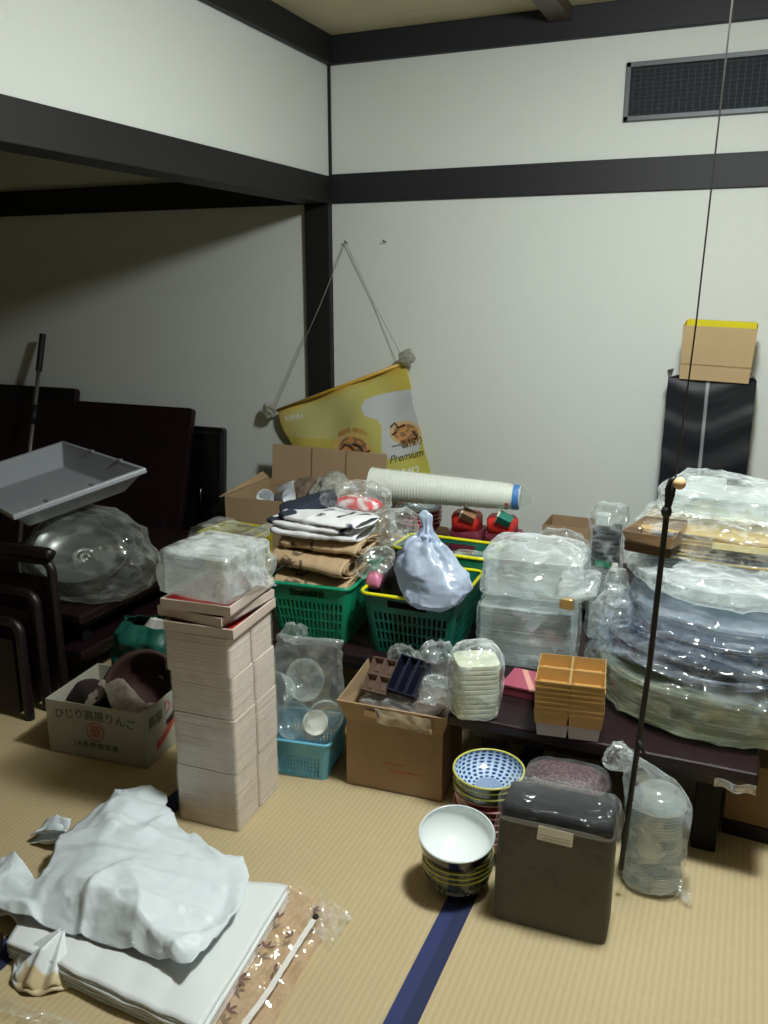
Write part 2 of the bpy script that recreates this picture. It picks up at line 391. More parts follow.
# ventilation grille
vent = thing('ventilation_grille', 'dark metal ventilation grille set high in the back wall', 'vent', (0.0, D - 0.002, 2.158))
MET = M('grey_metal_frame', (92, 96, 99), rough=0.5, metal=0.3)
g = G(); x0, x1, h = -0.552, 0.55, 0.103
g.box(((x0 + x1) / 2, -0.008, h - 0.009), (x1 - x0, 0.02, 0.018)); g.box(((x0 + x1) / 2, -0.008, -h + 0.009), (x1 - x0, 0.02, 0.018))
g.box((x0 + 0.009, -0.008, 0), (0.018, 0.02, 2 * h)); g.box((x1 - 0.009, -0.008, 0), (0.018, 0.02, 2 * h))
obj('frame', g, MET, vent, bevel=0.002)
g = G()
for i in range(44): g.box((x0 + 0.03 + i * (x1 - x0 - 0.05) / 43, -0.006, 0), (0.003, 0.004, 2 * h - 0.03))
for i in range(11): g.box(((x0 + x1) / 2, -0.003, -h + 0.024 + i * (2 * h - 0.048) / 10), (x1 - x0 - 0.03, 0.008, 0.004), (R(35), 0, 0))
obj('mesh', g, M('grille_mesh', (50, 58, 64), rough=0.7), vent)
obj('backing', G().box(((x0 + x1) / 2, 0.0, 0), (x1 - x0 - 0.02, 0.003, 2 * h - 0.02)), M('duct_dark', (22, 28, 34), rough=0.8), vent)

# nails
NAIL = M('nail_steel', (60, 58, 55), rough=0.4, metal=0.7)
for i, (x, z, lb) in enumerate(((-1.733, 1.632, 'small nail in the back wall holding the string of the yellow banner'), (-1.545, 1.632, 'small bare nail in the back wall right of the banner nail'))):
    g = G().tube([(0, 0.01, 0), (0, -0.022, 0.004)], 0.0022, 8); g.tube([(0, -0.022, 0.004), (0, -0.025, 0.005)], 0.0042, 10)
    o = obj('nail', g, NAIL, smooth=True); o.location = (x, D - 0.006, z); tag(o, lb, 'nail')

# ------------------------------------------------------------------ yellow beer banner
ban = thing('cloth_banner', 'yellow beer advertising banner hanging askew by a string on the back wall', 'banner', (-1.733, D, 1.63))
BO = Vector((-1.733, D, 1.63))
A = Vector((-2.083, 3.60, 0.862)); B = Vector((-1.425, 3.60, 1.112))
LE = [(-2.083, 0.862), (-2.078, 0.82), (-2.06, 0.76), (-2.02, 0.705), (-1.96, 0.665), (-1.90, 0.62), (-1.84, 0.55), (-1.80, 0.47)]
RE = [(-1.425, 1.112), (-1.405, 1.03), (-1.385, 0.94), (-1.365, 0.85), (-1.34, 0.76), (-1.315, 0.66), (-1.295, 0.56), (-1.28, 0.47)]
def edge(P, t):
    k = t * (len(P) - 1); i = min(int(k), len(P) - 2); f = k - i
    return Vector((P[i][0] + (P[i + 1][0] - P[i][0]) * f, P[i][1] + (P[i + 1][1] - P[i][1]) * f))
def bany(x, z, low=0.0):
    return 3.612 + 0.008 * math.sin(x * 17 + z * 9) + 0.005 * math.sin(x * 31 - z * 23)
def banp(u, v):
    l = edge(LE, v); r = edge(RE, v); q = l.lerp(r, u)
    return Vector((q.x, bany(q.x, q.y), q.y)) - BO
YG, YB, OR, FO = (188, 184, 120), (206, 200, 88), (206, 168, 74), (200, 204, 206)
foam = [(-1.36, 1.005), (-1.47, 0.985), (-1.56, 0.965), (-1.625, 0.94), (-1.645, 0.90), (-1.625, 0.865), (-1.57, 0.85), (-1.545, 0.82), (-1.54, 0.72), (-1.53, 0.67), (-1.44, 0.68), (-1.36, 0.72), (-1.345, 0.80), (-1.375, 0.92)]
def mixc(a, b, t): t = max(0, min(1, t)); return tuple(x + (y - x) * t for x, y in zip(a, b))
def bcol(co):
    x, z = co.x + BO.x, co.z + BO.z
    n = noise.noise(Vector((x * 9, z * 9, 0))) * 0.3
    c = mixc(YG, YB, (x + 1.75) * 2.2 + n)
    rod = 0.862 + (x + 2.083) * 0.38
    c = mixc(c, OR, 1 - (rod - z) / 0.035 + n * 2)          # orange hem band under the rod
    c = mixc(c, OR, (x + 1.58) * 3.2 * (1 if z > 0.93 else 0))
    if x < -1.99: c = mixc(c, OR, (-1.99 - x) * 7)
    if x < -1.62 and z < 0.74: c = mixc(c, (190, 168, 60), 0.6)
    if poly_in((x, z), foam): c = mixc(FO, (178, 180, 190), (x + 1.45) * 2)
    # round emblems
    for cx, cz, rx, rz in ((-1.69, 0.70, 0.105, 0.085), (-1.425, 0.795, 0.08, 0.06)):
        q = ((x - cx) / rx) ** 2 + ((z - cz) / rz) ** 2
        if q < 1:
            c = mixc(c, (216, 176, 110), 0.7)
            if q < 0.55: c = (208, 150, 92) if noise.noise(Vector((x * 45, z * 45, 3))) > 0.0 else (150, 116, 84)
    return lin(c)
ga = G().grid(lambda i, j: banp(i, j), 200, 200)
obj('banner_cloth', ga, M('banner_print', vcol=True, rough=0.6, spec=0.3), ban, smooth=True, vcol=bcol, solid=0.0015)
obj('rod', G().tube([A - BO + (B - A) * -0.03 + Vector((0, 0, 0.004)), B - BO + (B - A) * 0.02 + Vector((0, 0, 0.004))], 0.008, 10), M('yellow_plastic_rod', (200, 160, 60), rough=0.4), ban, smooth=True)
g = G().tube([(0, -0.022, 0.004), (-0.12, -0.048, -0.27), A - BO + Vector((-0.02, -0.01, 0))], 0.0016, 6)
g.tube([(0, -0.022, 0.004), (0.14, -0.015, -0.27), B - BO + Vector((0.0, -0.01, 0.01))], 0.0016, 6)
obj('string', g, M('pale_string', (150, 148, 138), rough=0.8), ban, smooth=True)
SCRAP = FILM('cloudy_scrap', dens=0.6, edge=0.3, body=(190, 188, 176))
for c_, s_ in ((A + Vector((-0.05, -0.01, 0.0)), 1), (B + Vector((0.01, -0.015, 0.02)), 2)):
    g = bagmesh([(-0.03, 0, 0, 0.012, 0.01, 2), (-0.01, 0, 0, 0.034, 0.02, 2), (0.015, 0, 0, 0.04, 0.022, 2), (0.045, 0.01, 0, 0.012, 0.008, 2)], 20, 4, 0.010, 40, s_).xf(loc=c_ - BO, rot=(0, R(60 if s_ == 1 else 10), 0))
    obj('end_wrap', g, SCRAP, ban)
def bant(s, cx, cz, size, ang, mat, name='lettering', shear=0, space=1.0, arc=None):
    gt = text_geo(s, size, 0.0003, shear=shear, space=space)
    ca, sa = math.cos(R(ang)), math.sin(R(ang)); out = []
    for p in gt.v:
        x, z = p.x, p.y
        if arc:
            th = -x / arc; rr = arc + z; x, z = rr * math.sin(-th), rr * math.cos(th) - arc
        X = cx + x * ca - z * sa; Z = cz + x * sa + z * ca
        out.append(Vector((X, bany(X, Z) - 0.004 - p.z, Z)) - BO)
    gt.v = out; obj(name, gt, mat, ban)
WH = M('print_white', (232, 232, 225), rough=0.6); DKB = M('print_dark_brown', (74, 52, 40), rough=0.6); RD = M('print_red', (190, 60, 50), rough=0.6)
bant('KIRIN', -2.0, 0.835, 0.036, 12, WH, space=1.05)
bant('PRIME BREW', -1.69, 0.795, 0.03, 6, M('print_orange', (206, 130, 50), rough=0.6), arc=0.13)
bant('一番搾り', -1.415, 0.748, 0.043, 16, DKB, space=0.85)
bant('Premium', -1.425, 0.688, 0.050, 17, DKB, shear=0.5, space=0.95)
bant('un', -1.41, 0.622, 0.095, 14, WH, shear=0.4, space=0.9)
for pts in (((-1.76, .69), (-1.73, .725), (-1.70, .715), (-1.685, .69), (-1.71, .68)), ((-1.69, .73), (-1.65, .72), (-1.63, .69), (-1.60, .705)), ((-1.75, .67), (-1.765, .655)), ((-1.65, .685), (-1.67, .66), (-1.64, .65)), ((-1.50, .82), (-1.48, .84), (-1.46, .82), (-1.43, .835)), ((-1.49, .785), (-1.47, .80)), ((-1.39, .81), (-1.37, .79), (-1.38, .77))):
    obj('emblem_stroke', G().tube([Vector((x, bany(x, z) - 0.004, z)) - BO for x, z in pts], 0.0045, 6), DKB, ban)

# ------------------------------------------------------------------ shared materials
DW = wood_mat('dark_red_lacquer', (30, 13, 17), rough=0.45, streak=(3, 60, 60), spec=0.35)
DW2 = M('dark_red_lacquer_edge', (24, 11, 15), rough=0.45)
BLKL = M('black_lacquer', (14, 13, 15), rough=0.25, coat=0.3)
KRAFT = M('kraft_cardboard', (158, 133, 104), rough=0.8, spec=0.2, var=0.06, vscale=12)
KRAFTD = M('kraft_cardboard_dark', (170, 144, 114), rough=0.85, spec=0.2, var=0.05, vscale=10)
F1 = FILM('clear_film', dens=0.08, edge=0.28, scale=21, gloss=0.065, bump=1.0)
F2 = FILM('cloudy_film', dens=0.15, edge=0.32, scale=22, gloss=0.065)
F3 = FILM('fine_film', dens=0.06, edge=0.22, scale=26, bump=1.1)
FB = FILM('blue_tint_film', tint=(228, 234, 242), dens=0.07, edge=0.25, scale=17, bump=1.1, body=(206, 214, 226), crease=0.15, gloss=0.09)
FS = FILM('shrink_film', dens=0.01, edge=0.10, scale=30, bump=0.7, crease=0.03, gloss=0.035)
PET = FILM('clear_container_plastic', tint=(244, 247, 247), dens=0.28, edge=0.32, scale=6, bump=0.1, rough=0.08, crease=0.0, body=(206, 211, 211))
PETG = FILM('greenish_container_plastic', tint=(236, 238, 228), dens=0.38, edge=0.3, scale=6, bump=0.1, rough=0.1, crease=0.0, body=(190, 196, 176))
PAPER = M('white_label_paper', (222, 220, 208), rough=0.7)
INK = M('label_ink', (120, 118, 112), rough=0.7)

def low_table(name, label, loc, w, d, h, rz=0, rot=None, group=None, legs=True, top_t=0.035, mat=DW):
    t = thing(name, label, 'table', loc, rz, group, rot)
    g = G().box((0, 0, h - top_t / 2), (w, d, top_t))
    obj('tabletop', g, mat, t, bevel=0.008)
    a = G()
    for sy in (-1, 1): a.box((0, sy * (d / 2 - 0.055), h - top_t - 0.0205), (w - 0.12, 0.02, 0.04))
    for sx in (-1, 1): a.box((sx * (w / 2 - 0.06), 0, h - top_t - 0.0205), (0.02, d - 0.13, 0.04))
    obj('apron', a, DW2, t)
    if legs:
        for sx in (-1, 1):
            for sy in (-1, 1):
                obj('leg', G().box((sx * (w / 2 - 0.11), sy * (d / 2 - 0.11), (h - top_t) / 2), (0.062, 0.045, h - top_t - 0.001)), M('dull_black_wood', (15, 13, 13), rough=0.65, spec=0.25), t, bevel=0.004)
    return t

# low tables carrying the heap
low_table('low_table', 'low dark red lacquered table on the right under the wrapped platters and gold trays', (-0.285, 2.475, 0), 0.80, 0.83, 0.30)
low_table('low_table', 'low dark red lacquered table in the middle under the two green shopping baskets', (-1.105, 2.635, 0), 0.82, 0.63, 0.30)
low_table('low_table', 'low dark red lacquered table at the back wall under the open cardboard box and cups', (-1.0, 3.32, 0), 2.2, 0.62, 0.30)

# left: tables stood on edge against the alcove wall
def board(name, label, xa, xb, z, yb, yt, mat=DW, th=0.035, legs=True, rad=0.02):
    """a table stood on its long edge, leaning back on the wall"""
    w = xb - xa; ang = math.asin((yt - yb) / z)
    t = thing(name, label, 'table', ((xa + xb) / 2, yb, 0.0), 0, None, (-ang, 0, 0))
    g = G(); P = []
    h = z / math.cos(ang) - 0.001
    rr = []
    for (cx, cz, a0) in ((w / 2 - rad, rad, -90), (w / 2 - rad, h - rad, 0), (-w / 2 + rad, h - rad, 90), (-w / 2 + rad, rad, 180)):
        for k in range(6): a = R(a0 + 18 * k); rr.append((cx + rad * math.cos(a), cz + rad * math.sin(a)))
    n = len(rr)
    g.add([(x, 0, zz) for x, zz in rr] + [(x, th, zz) for x, zz in rr], [tuple(range(n)), tuple(range(2 * n - 1, n - 1, -1))] + [((i + 1) % n, i, i + n, (i + 1) % n + n) for i in range(n)])
    obj('tabletop', g, mat, t, bevel=0.003)
    return t, w, h
bt, bw, bh = board('standing_table', 'large dark red table stood on edge against the alcove wall, lacquered top facing out', -3.31, -2.565, 0.853, 3.33, 3.575)
g = G(); g.box((0, -0.012, 0.30), (bw * 0.8, 0.02, 0.045)); g.box((0, -0.012, 0.12), (bw * 0.8, 0.02, 0.045))
obj('folded_leg', g, DW2, bt, bevel=0.003)
bt, bw, bh = board('standing_table', 'taller dark table stood on edge behind the aluminium pole, at the far left', -4.15, -3.32, 0.915, 3.40, 3.60)
obj('edge_band', G().box((0, -0.004, bh - 0.04), (bw - 0.03, 0.008, 0.05)), BLKL, bt)
bt, bw, bh = board('standing_table', 'narrow black lacquered table stood on edge right of the large red one', -2.70, -2.41, 0.757, 3.545, 3.618, mat=BLKL)
g = G(); g.tube([(0.03, -0.004, 0.30), (0.03, -0.03, 0.32), (0.03, -0.03, 0.44), (0.03, -0.004, 0.46)], 0.005, 8)
obj('handle', g, M('dark_chrome', (90, 92, 96), rough=0.2, metal=1), bt, smooth=True)
g = G(); g.box((0.132, -0.006, bh / 2), (0.018, 0.012, bh - 0.04)); g.box((0.04, -0.006, bh - 0.03), (0.16, 0.012, 0.018))
obj('raised_frame', g, M('black_gloss_frame', (24, 24, 27), rough=0.15, coat=0.5), bt, bevel=0.003)
wd = thing('wedge_stand', 'small black slanted stand between the black table and the cardboard box', 'stand', (-2.26, 3.38, 0))
obj('stand_body', G().add([(-0.07, -0.08, 0), (0.075, -0.08, 0), (0.075, 0.1, 0), (-0.07, 0.1, 0), (-0.07, -0.02, 0.40), (0.075, -0.05, 0.53), (0.075, 0.09, 0.53), (-0.07, 0.08, 0.40)],
    [(0, 3, 2, 1), (4, 5, 6, 7), (0, 1, 5, 4), (1, 2, 6, 5), (2, 3, 7, 6), (3, 0, 4, 7)]), BLKL, wd, bevel=0.004)

pole = thing('squeegee_pole', 'aluminium pole with a black grip leaning in the alcove', 'pole', (-3.36, 3.10, 0.0))
pt, pb = Vector((-3.494, 3.585, 1.195)), Vector((-3.36, 3.10, 0.005))
def pp(t): return pb.lerp(pt, t) - Vector((-3.36, 3.10, 0))
obj('tube', G().tube([pp(0), pp(0.86)], 0.011, 14), M('brushed_aluminium', (190, 190, 190), rough=0.3, metal=0.9), pole, smooth=True)
obj('grip', G().tube([pp(0.845), pp(0.85), pp(0.995), pp(1.0)], 0.0165, 14), M('black_rubber', (15, 15, 16), rough=0.6), pole, smooth=True)
obj('clamp', G().tube([pp(0.62), pp(0.70)], 0.0165, 14), M('black_rubber'), pole, smooth=True)

# left middle: low tables whose right edges run away from the camera
low_table('low_table', 'low dark table under the bagged steel pan, stacked on another', (-2.55, 2.74, 0.171), 0.90, 1.08, 0.145, legs=True)
low_table('low_table', 'lowest dark table at the left, beneath another low table', (-2.57, 2.75, 0.0), 0.90, 1.08, 0.170)

# dark folding frames stood on end at the far left
def frame_panel(loc, w, h, rz, label):
    t = thing('folded_table_frame', label, 'table', loc, rz, 'dark tables stood on end at the left')
    r = 0.04; pts = [(w / 2, 0, 0.02), (w / 2, 0, h - r)] + [(w / 2 - r + r * math.cos(R(a)), 0, h - r + r * math.sin(R(a))) for a in (20, 45, 70, 90)] + [(-w / 2, 0, h)]
    obj('frame_tube', G().tube([(w / 2, 0, 0.0)] + pts, 0.017, 10), DW2, t, smooth=True)
    obj('panel', G().box((-0.01, 0.0, h / 2 - 0.02), (w - 0.04, 0.018, h - 0.08)), DW, t, bevel=0.003)
    return t
frame_panel((-2.385, 1.99, 0), 0.42, 0.355, R(2), 'nearest dark table frame stood on end at the left edge')
frame_panel((-2.383, 2.07, 0), 0.42, 0.43, R(2), 'middle dark table frame stood on end left of the apple carton')
fp = frame_panel((-2.378, 2.15, 0), 0.42, 0.525, R(2), 'rear dark table frame stood on end, with a rounded arm on top')
obj('arm', G().tube([(-0.2, -0.01, 0.55), (0.12, -0.01, 0.555), (0.21, -0.01, 0.555), (0.225, -0.01, 0.55)], 0.022, 10), DW2, fp, smooth=True)

# steel pan in a clear bag
pan = thing('bagged_steel_pan', 'round steel pan with a dark rim in a clear plastic bag on the dark tables', 'pan', (-2.30, 2.44, 0.318))
pan.scale = (1.32, 1.15, 1.08)
tilt = (R(40), R(6), R(14))
g = G().lathe([(0.001, -0.085), (0.09, -0.085), (0.135, -0.05), (0.15, 0.0), (0.144, 0.0), (0.13, -0.045), (0.085, -0.078), (0.03, -0.08), (0.001, -0.079)], 48).xf(loc=(0.0, 0.0, 0.148), rot=tilt)
STEEL = M('dull_steel', (150, 152, 148), rough=0.35, metal=0.7)
obj('bowl', g, STEEL, pan, smooth=True)
obj('rim', G().tube([(0.152 * math.cos(a), 0.152 * math.sin(a), 0.002) for a in [2 * math.pi * i / 48 for i in range(48)]], 0.0105, 8, closed=True).xf(loc=(0, 0, 0.148), rot=tilt), M('dark_rubber_rim', (20, 21, 22), rough=0.6), pan, smooth=True)
g = G().tube([((0.03 + 0.0 * i) * math.cos(R(i * 24 + 60)), 0.03 * math.sin(R(i * 24 + 60)), -0.07 + 0.003 * i) for i in range(11)], 0.008, 8); g.tube([(0.012 * math.cos(R(i * 30)), 0.012 * math.sin(R(i * 30)), -0.062) for i in range(12)], 0.006, 8)
obj('centre_knob', g.xf(loc=(0, 0, 0.148), rot=tilt), M('bright_steel', (215, 215, 208), rough=0.25, metal=0.5), pan, smooth=True)
g = bagmesh([(0.002, 0.02, 0, 0.16, 0.13, 2.4), (0.03, 0.02, 0, 0.20, 0.17, 2.3), (0.12, 0.02, 0.01, 0.215, 0.18, 2.1), (0.20, 0.0, 0.05, 0.185, 0.15, 2), (0.255, -0.03, 0.08, 0.10, 0.09, 2), (0.275, -0.05, 0.09, 0.03, 0.03, 2)], 60, 6, 0.012, 9, 3)
obj('plastic_bag', g, FILM('grey_bag_film', dens=0.06, edge=0.28, scale=14, bump=0.7, gloss=0.06, body=(190, 196, 190)), pan, smooth=True)

# big white tub lying tilted on the heap
tub = thing('plastic_tub', 'big shallow white plastic tub tilted over the bagged pan', 'tub', (-2.36, 2.2, 0.655))
o0 = Vector((-2.36, 2.2, 0.655)); Pr = Vector((-2.10, 2.60, 0.766)); Pf = Vector((-2.36, 2.2, 0.655)); Pb = Vector((-2.80, 2.93, 0.765)); Pl = Pf + Pb - Pr
nrm = (Pr - Pf).cross(Pb - Pr).normalized()
if nrm.z < 0: nrm = -nrm
cc = (Pr + Pf + Pb + Pl) / 4
def tubp(i, k, dz, out=0.0):
    q = [Pf, Pr, Pb, Pl][i]; return cc + (q - cc) * k + nrm * dz + (q - cc).normalized() * out - o0
g = G()
def ringq(k, dz, nn=0): return [tubp(i, k, dz) for i in range(4)]
rings = [ringq(0.76, -0.085), ringq(0.985, -0.012), ringq(1.03, -0.012), ringq(1.03, 0.010), ringq(0.975, 0.010), ringq(0.955, 0.0), ringq(0.75, -0.076)]
P = [p for r_ in rings for p in r_]; Fc = [(3, 2, 1, 0), (24, 25, 26, 27)]
for j in range(6):
    for i in range(4): a = j * 4 + i; b = j * 4 + (i + 1) % 4; Fc.append((a, b, b + 4, a + 4))
obj('tub_body', G().add(P, Fc), M('white_tub_plastic', (166, 170, 178), rough=0.4), tub, bevel=0.006)
g = G()
for t_ in (0.25, 0.6):
    for (i, j) in ((0, 1), (1, 2)):
        q = tubp(i, 0.985, 0.013).lerp(tubp(j, 0.985, 0.013), t_); g.box(q, (0.022, 0.016, 0.006))
obj('rim_notch', g, M('tub_notch_grey', (120, 124, 128), rough=0.5), tub)

# ------------------------------------------------------------------ apple carton
def carton(name, label, loc, rz, w, d, h, th=0.005, mat=KRAFT, inner=None, flaps=()):
    t = thing(name, label, 'box', loc, rz)
    g = G(); g.box((0, 0, th / 2), (w, d, th))
    for sy in (-1, 1): g.box((0, sy * (d / 2 - th / 2), h / 2), (w, th, h))
    for sx in (-1, 1): g.box((sx * (w / 2 - th / 2), 0, h / 2), (th, d - 2 * th, h))
    obj('box_body', g, mat, t)
    for f in flaps:
        if len(f) == 3: nm, lo_, (sz, rt) = f
        obj('flap', G().box(lo_, sz, rt), mat, t)
    return t
ac = carton('apple_carton', 'white printed apple carton with green lettering, open on the tatami beside the dark tables', (-1.792, 2.017, 0), R(5.6), 0.356, 0.275, 0.185, mat=M('white_carton_board', (168, 165, 150), rough=0.75, var=0.05))
GR = M('print_green', (52, 74, 56), rough=0.7); RDK = M('print_carton_red', (176, 70, 66), rough=0.7)
yf = -0.1375
tx = text_geo('ひじり高原りんご', 0.037, 0.0003, space=1.0)
tx.v = [Vector((p.x, yf - 0.001 - p.z, p.y + 0.150 - p.x * p.x * 0.55)) for p in tx.v]; obj('lettering', tx, GR, ac)
tx = text_geo('JA長野経済連', 0.023, 0.0003, space=1.35)
tx.v = [Vector((p.x, yf - 0.001 - p.z, p.y + 0.048)) for p in tx.v]; obj('lettering', tx, GR, ac)
g = G().tube([(0.031 * math.cos(a), yf - 0.0006, 0.096 + 0.031 * math.sin(a)) for a in [2 * math.pi * i / 32 for i in range(32)]], 0.0013, 6, closed=True)
tx = text_geo('聖', 0.042, 0.0003); tx.v = [Vector((p.x, yf - 0.001 - p.z, p.y + 0.096)) for p in tx.v]; g.merge(tx)
obj('stamp', g, RDK, ac)
xs = 0.178
tx = text_geo('高原', 0.042, 0.0003); tx.v = [Vector((xs + 0.001 + p.z, p.x - 0.075, p.y + 0.135)) for p in tx.v]; obj('lettering', tx, GR, ac)
tx = text_geo('りんご', 0.052, 0.0003); tx.v = [Vector((xs + 0.001 + p.z, p.x + 0.045, p.y + 0.145)) for p in tx.v]; obj('lettering', tx, RDK, ac)
obj('red_stripe', G().grid(lambda u, v: (xs + 0.0008, -0.08 + 0.16 * u, 0.03 + 0.085 * u - 0.05 * (u - u * u) + 0.028 * v), 10, 1), RDK, ac)
CT = Vector((-1.792, 2.017, 0))
pot = thing('clay_pot', 'dark brown round pot lying tilted in the apple carton', 'pot', (-1.755, 2.035, 0.055))
g = G().lathe([(0.001, -0.11), (0.07, -0.11), (0.115, -0.07), (0.135, 0.0), (0.138, 0.012), (0.126, 0.012), (0.118, -0.01), (0.1, -0.065), (0.06, -0.095), (0.001, -0.095)], 44).xf(loc=(0.035, 0.01, 0.115), rot=(R(58), 0, R(18)))
obj('pot_body', g, M('brown_clay', (62, 38, 32), rough=0.6, var=0.1), pot, smooth=True)
g = crumple(G().loft([(0.0, 0, 0, 0.075, 0.06, 2.2), (0.03, 0, 0, 0.088, 0.075, 2.2), (0.07, 0, 0, 0.086, 0.07, 2.1), (0.11, 0, 0, 0.065, 0.05, 2), (0.125, 0, 0, 0.02, 0.02, 2)], 32), 0.012, 14, 5)
o = obj('dark_cloth', g, M('dark_brown_cloth', (40, 26, 24), rough=0.9), smooth=True, subsurf=1); o.location = (-1.875, 1.985, 0.082)
tag(o, 'dark brown cloth bundle in the left of the apple carton', 'cloth')
g = G().grid(lambda u, v: (-0.09 + 0.2 * u, -0.05 + 0.12 * v, 0.05 + 0.10 * math.exp(-((u - 0.45) / 0.16) ** 2) * (1 - 0.4 * v) + 0.06 * math.exp(-((u - 0.02) / 0.1) ** 2) * v - 0.03 * abs(v - 0.5)), 26, 16)
g = crumple(g, 0.010, 22, 9)
o = obj('patterned_paper', g, M('grey_white_paper', (150, 138, 132), rough=0.8, var=0.35, vscale=26), smooth=False, solid=0.0015); o.location = (-1.76, 1.955, 0.115)
tag(o, 'crumpled grey and white wrapping paper in the apple carton', 'paper')

# green bag behind the carton
gb = thing('green_bag', 'crumpled dark green plastic bag on the floor behind the apple carton', 'bag', (-1.89, 2.32, 0))
g = bagmesh([(0.0, 0, 0, 0.14, 0.10, 2.5), (0.02, 0, 0, 0.155, 0.115, 2.4), (0.16, 0, 0, 0.155, 0.11, 2.2), (0.24, 0.0, 0, 0.14, 0.09, 2.1, 0.05), (0.285, 0.01, 0, 0.12, 0.05, 2, 0.1)], 48, 6, 0.012, 13, 2, cap1=False)
obj('bag_skin', g, M('dark_green_plastic', (22, 84, 72), rough=0.45), gb, smooth=True, solid=0.001)
g = crumple(G().loft([(0.2, 0.02, 0, 0.06, 0.03, 2.2), (0.26, 0.02, 0, 0.06, 0.025, 2.2), (0.30, 0.03, 0, 0.035, 0.012, 2)], 24), 0.006, 20, 4)
obj('white_wrapper', g, M('white_paper', (215, 215, 208), rough=0.7), gb)

# ------------------------------------------------------------------ tall stack of tray bundles
PINK = M('pale_pink_foam', (212, 197, 186), rough=0.55, var=0.05, vscale=25)
PINKS = M('pale_pink_foam_sheen', (200, 184, 172), rough=0.45, coat=0.25, var=0.04, vscale=12)
CINN = M('cinnabar_inside', (190, 66, 62), rough=0.45)
SX, SY, SR = -1.268, 1.850, R(2.5)
def bundle(z0, h, n, label, dx=0, dy=0, rz=SR, k=1.0, seed=0):
    t = thing('tray_bundle', label, 'food trays', (SX + dx, SY + dy, z0), rz, 'pink tray bundles in the tall stack')
    for q, (cy, d_) in enumerate(((-0.0615, 0.119), (0.0615, 0.119))):
        g = G().loft([(z, x, y + cy, a, b, e) for z, x, y, a, b, e in layered_rings(0.192 * k, d_, 0.0, h, n, 0.0006, 16, 0.0004, seed + q)], 44)
        obj('nested_trays', g, PINK, t)
    g = crumple(G().loft([(h * i_ / 12, 0, 0, 0.0995 * k, 0.1250 * k, 18) for i_ in range(13)], 90, False, False), 0.0009, 26, seed)
    obj('shrink_wrap', g, FS, t, smooth=True)
    return t
bundle(0.001, 0.172, 17, 'bottom bundle of pale pink trays in the tall stack, standing on the tatami', seed=1)
bundle(0.175, 0.158, 16, 'second bundle from the floor in the tall stack of pale pink trays', 0.002, 0.001, seed=5)
bundle(0.335, 0.118, 12, 'third bundle from the floor in the tall pale pink tray stack', -0.001, 0.003, seed=9)
bundle(0.455, 0.112, 11, 'uppermost wrapped bundle of pale pink trays, below the loose red-lined trays', -0.006, -0.002, SR + R(1), 1.02, seed=13)
def big_tray(loc, rz, label, rot=None):
    t = thing('red_lined_tray', label, 'tray', loc, rz, 'loose pink trays with red insides', rot)
    w, d, h = 0.205, 0.25, 0.026
    g = G(); th = 0.006
    g.box((0, 0, 0.002), (w, d, 0.004))
    for sy in (-1, 1): g.box((0, sy * (d / 2 - th / 2), h / 2), (w, th, h))
    for sx in (-1, 1): g.box((sx * (w / 2 - th / 2), 0, h / 2), (th, d - 2 * th, h))
    obj('tray_body', g, PINKS, t)
    g = G(); g.box((0, 0, 0.0046), (w - 2 * th, d - 2 * th, 0.001))
    for sy in (-1, 1): g.box((0, sy * (d / 2 - th - 0.0006), h / 2 - 0.001), (w - 2 * th, 0.001, h - 0.005))
    for sx in (-1, 1): g.box((sx * (w / 2 - th - 0.0006), 0, h / 2 - 0.001), (0.001, d - 2 * th, h - 0.005))
    obj('red_lining', g, CINN, t)
    return t
t0 = big_tray((SX + 0.004, SY - 0.004, 0.572), SR + R(2), 'pink tray with red inside, lowest of the three loose ones on the tall stack')
dup(t0, (SX - 0.014, SY + 0.006, 0.600), rot=(R(-0.5), R(0.8), SR + R(-5)), label='pink tray with red inside, middle of the three loose ones on the tall stack')
dup(t0, (SX - 0.004, SY + 0.000, 0.632), rot=(0, 0, SR + R(2)), label='pink tray with red inside, directly under the bag of clear lids')
pk = thing('clear_plastic_bag', 'clear plastic bag of square lids on top of the tall pink tray stack', 'lids', (SX - 0.005, SY - 0.005, 0.662), R(-3))
g = G().loft(layered_rings(0.205, 0.205, 0.004, 0.112, 14, 0.0012, 9, 0.0006, 3), 44)
obj('nested_lids', g, PET, pk, smooth=False)
g = bagmesh([(0.0, 0, 0, 0.104, 0.104, 12), (0.006, 0, 0, 0.110, 0.110, 12), (0.110, 0, 0, 0.110, 0.110, 12), (0.118, 0, 0, 0.106, 0.106, 11), (0.120, 0, 0, 0.06, 0.06, 8)], 96, 7, 0.003, 18, 7)
for i, p in enumerate(g.v):      # loose corners of the bag
    if p.z < 0.08 and abs(p.x) > 0.1: g.v[i] = p + Vector((math.copysign(0.03 * max(0, noise.noise(p * 14)) + 0.004, p.x), 0, 0))
obj('plastic_bag', g, F2, pk, smooth=True)
g = crumple(G().grid(lambda u, v: (-0.115 - 0.045 * v, -0.07 + 0.12 * u, 0.04 + 0.05 * u * v - 0.03 * v), 16, 8), 0.008, 22, 3)
obj('bag_fold', g, F2, pk, smooth=True)
g = crumple(G().grid(lambda u, v: (0.115 + 0.03 * v, -0.05 + 0.12 * u, 0.09 - 0.04 * u - 0.05 * v), 16, 8), 0.008, 22, 4)
obj('bag_fold', g, F2, pk, smooth=True)

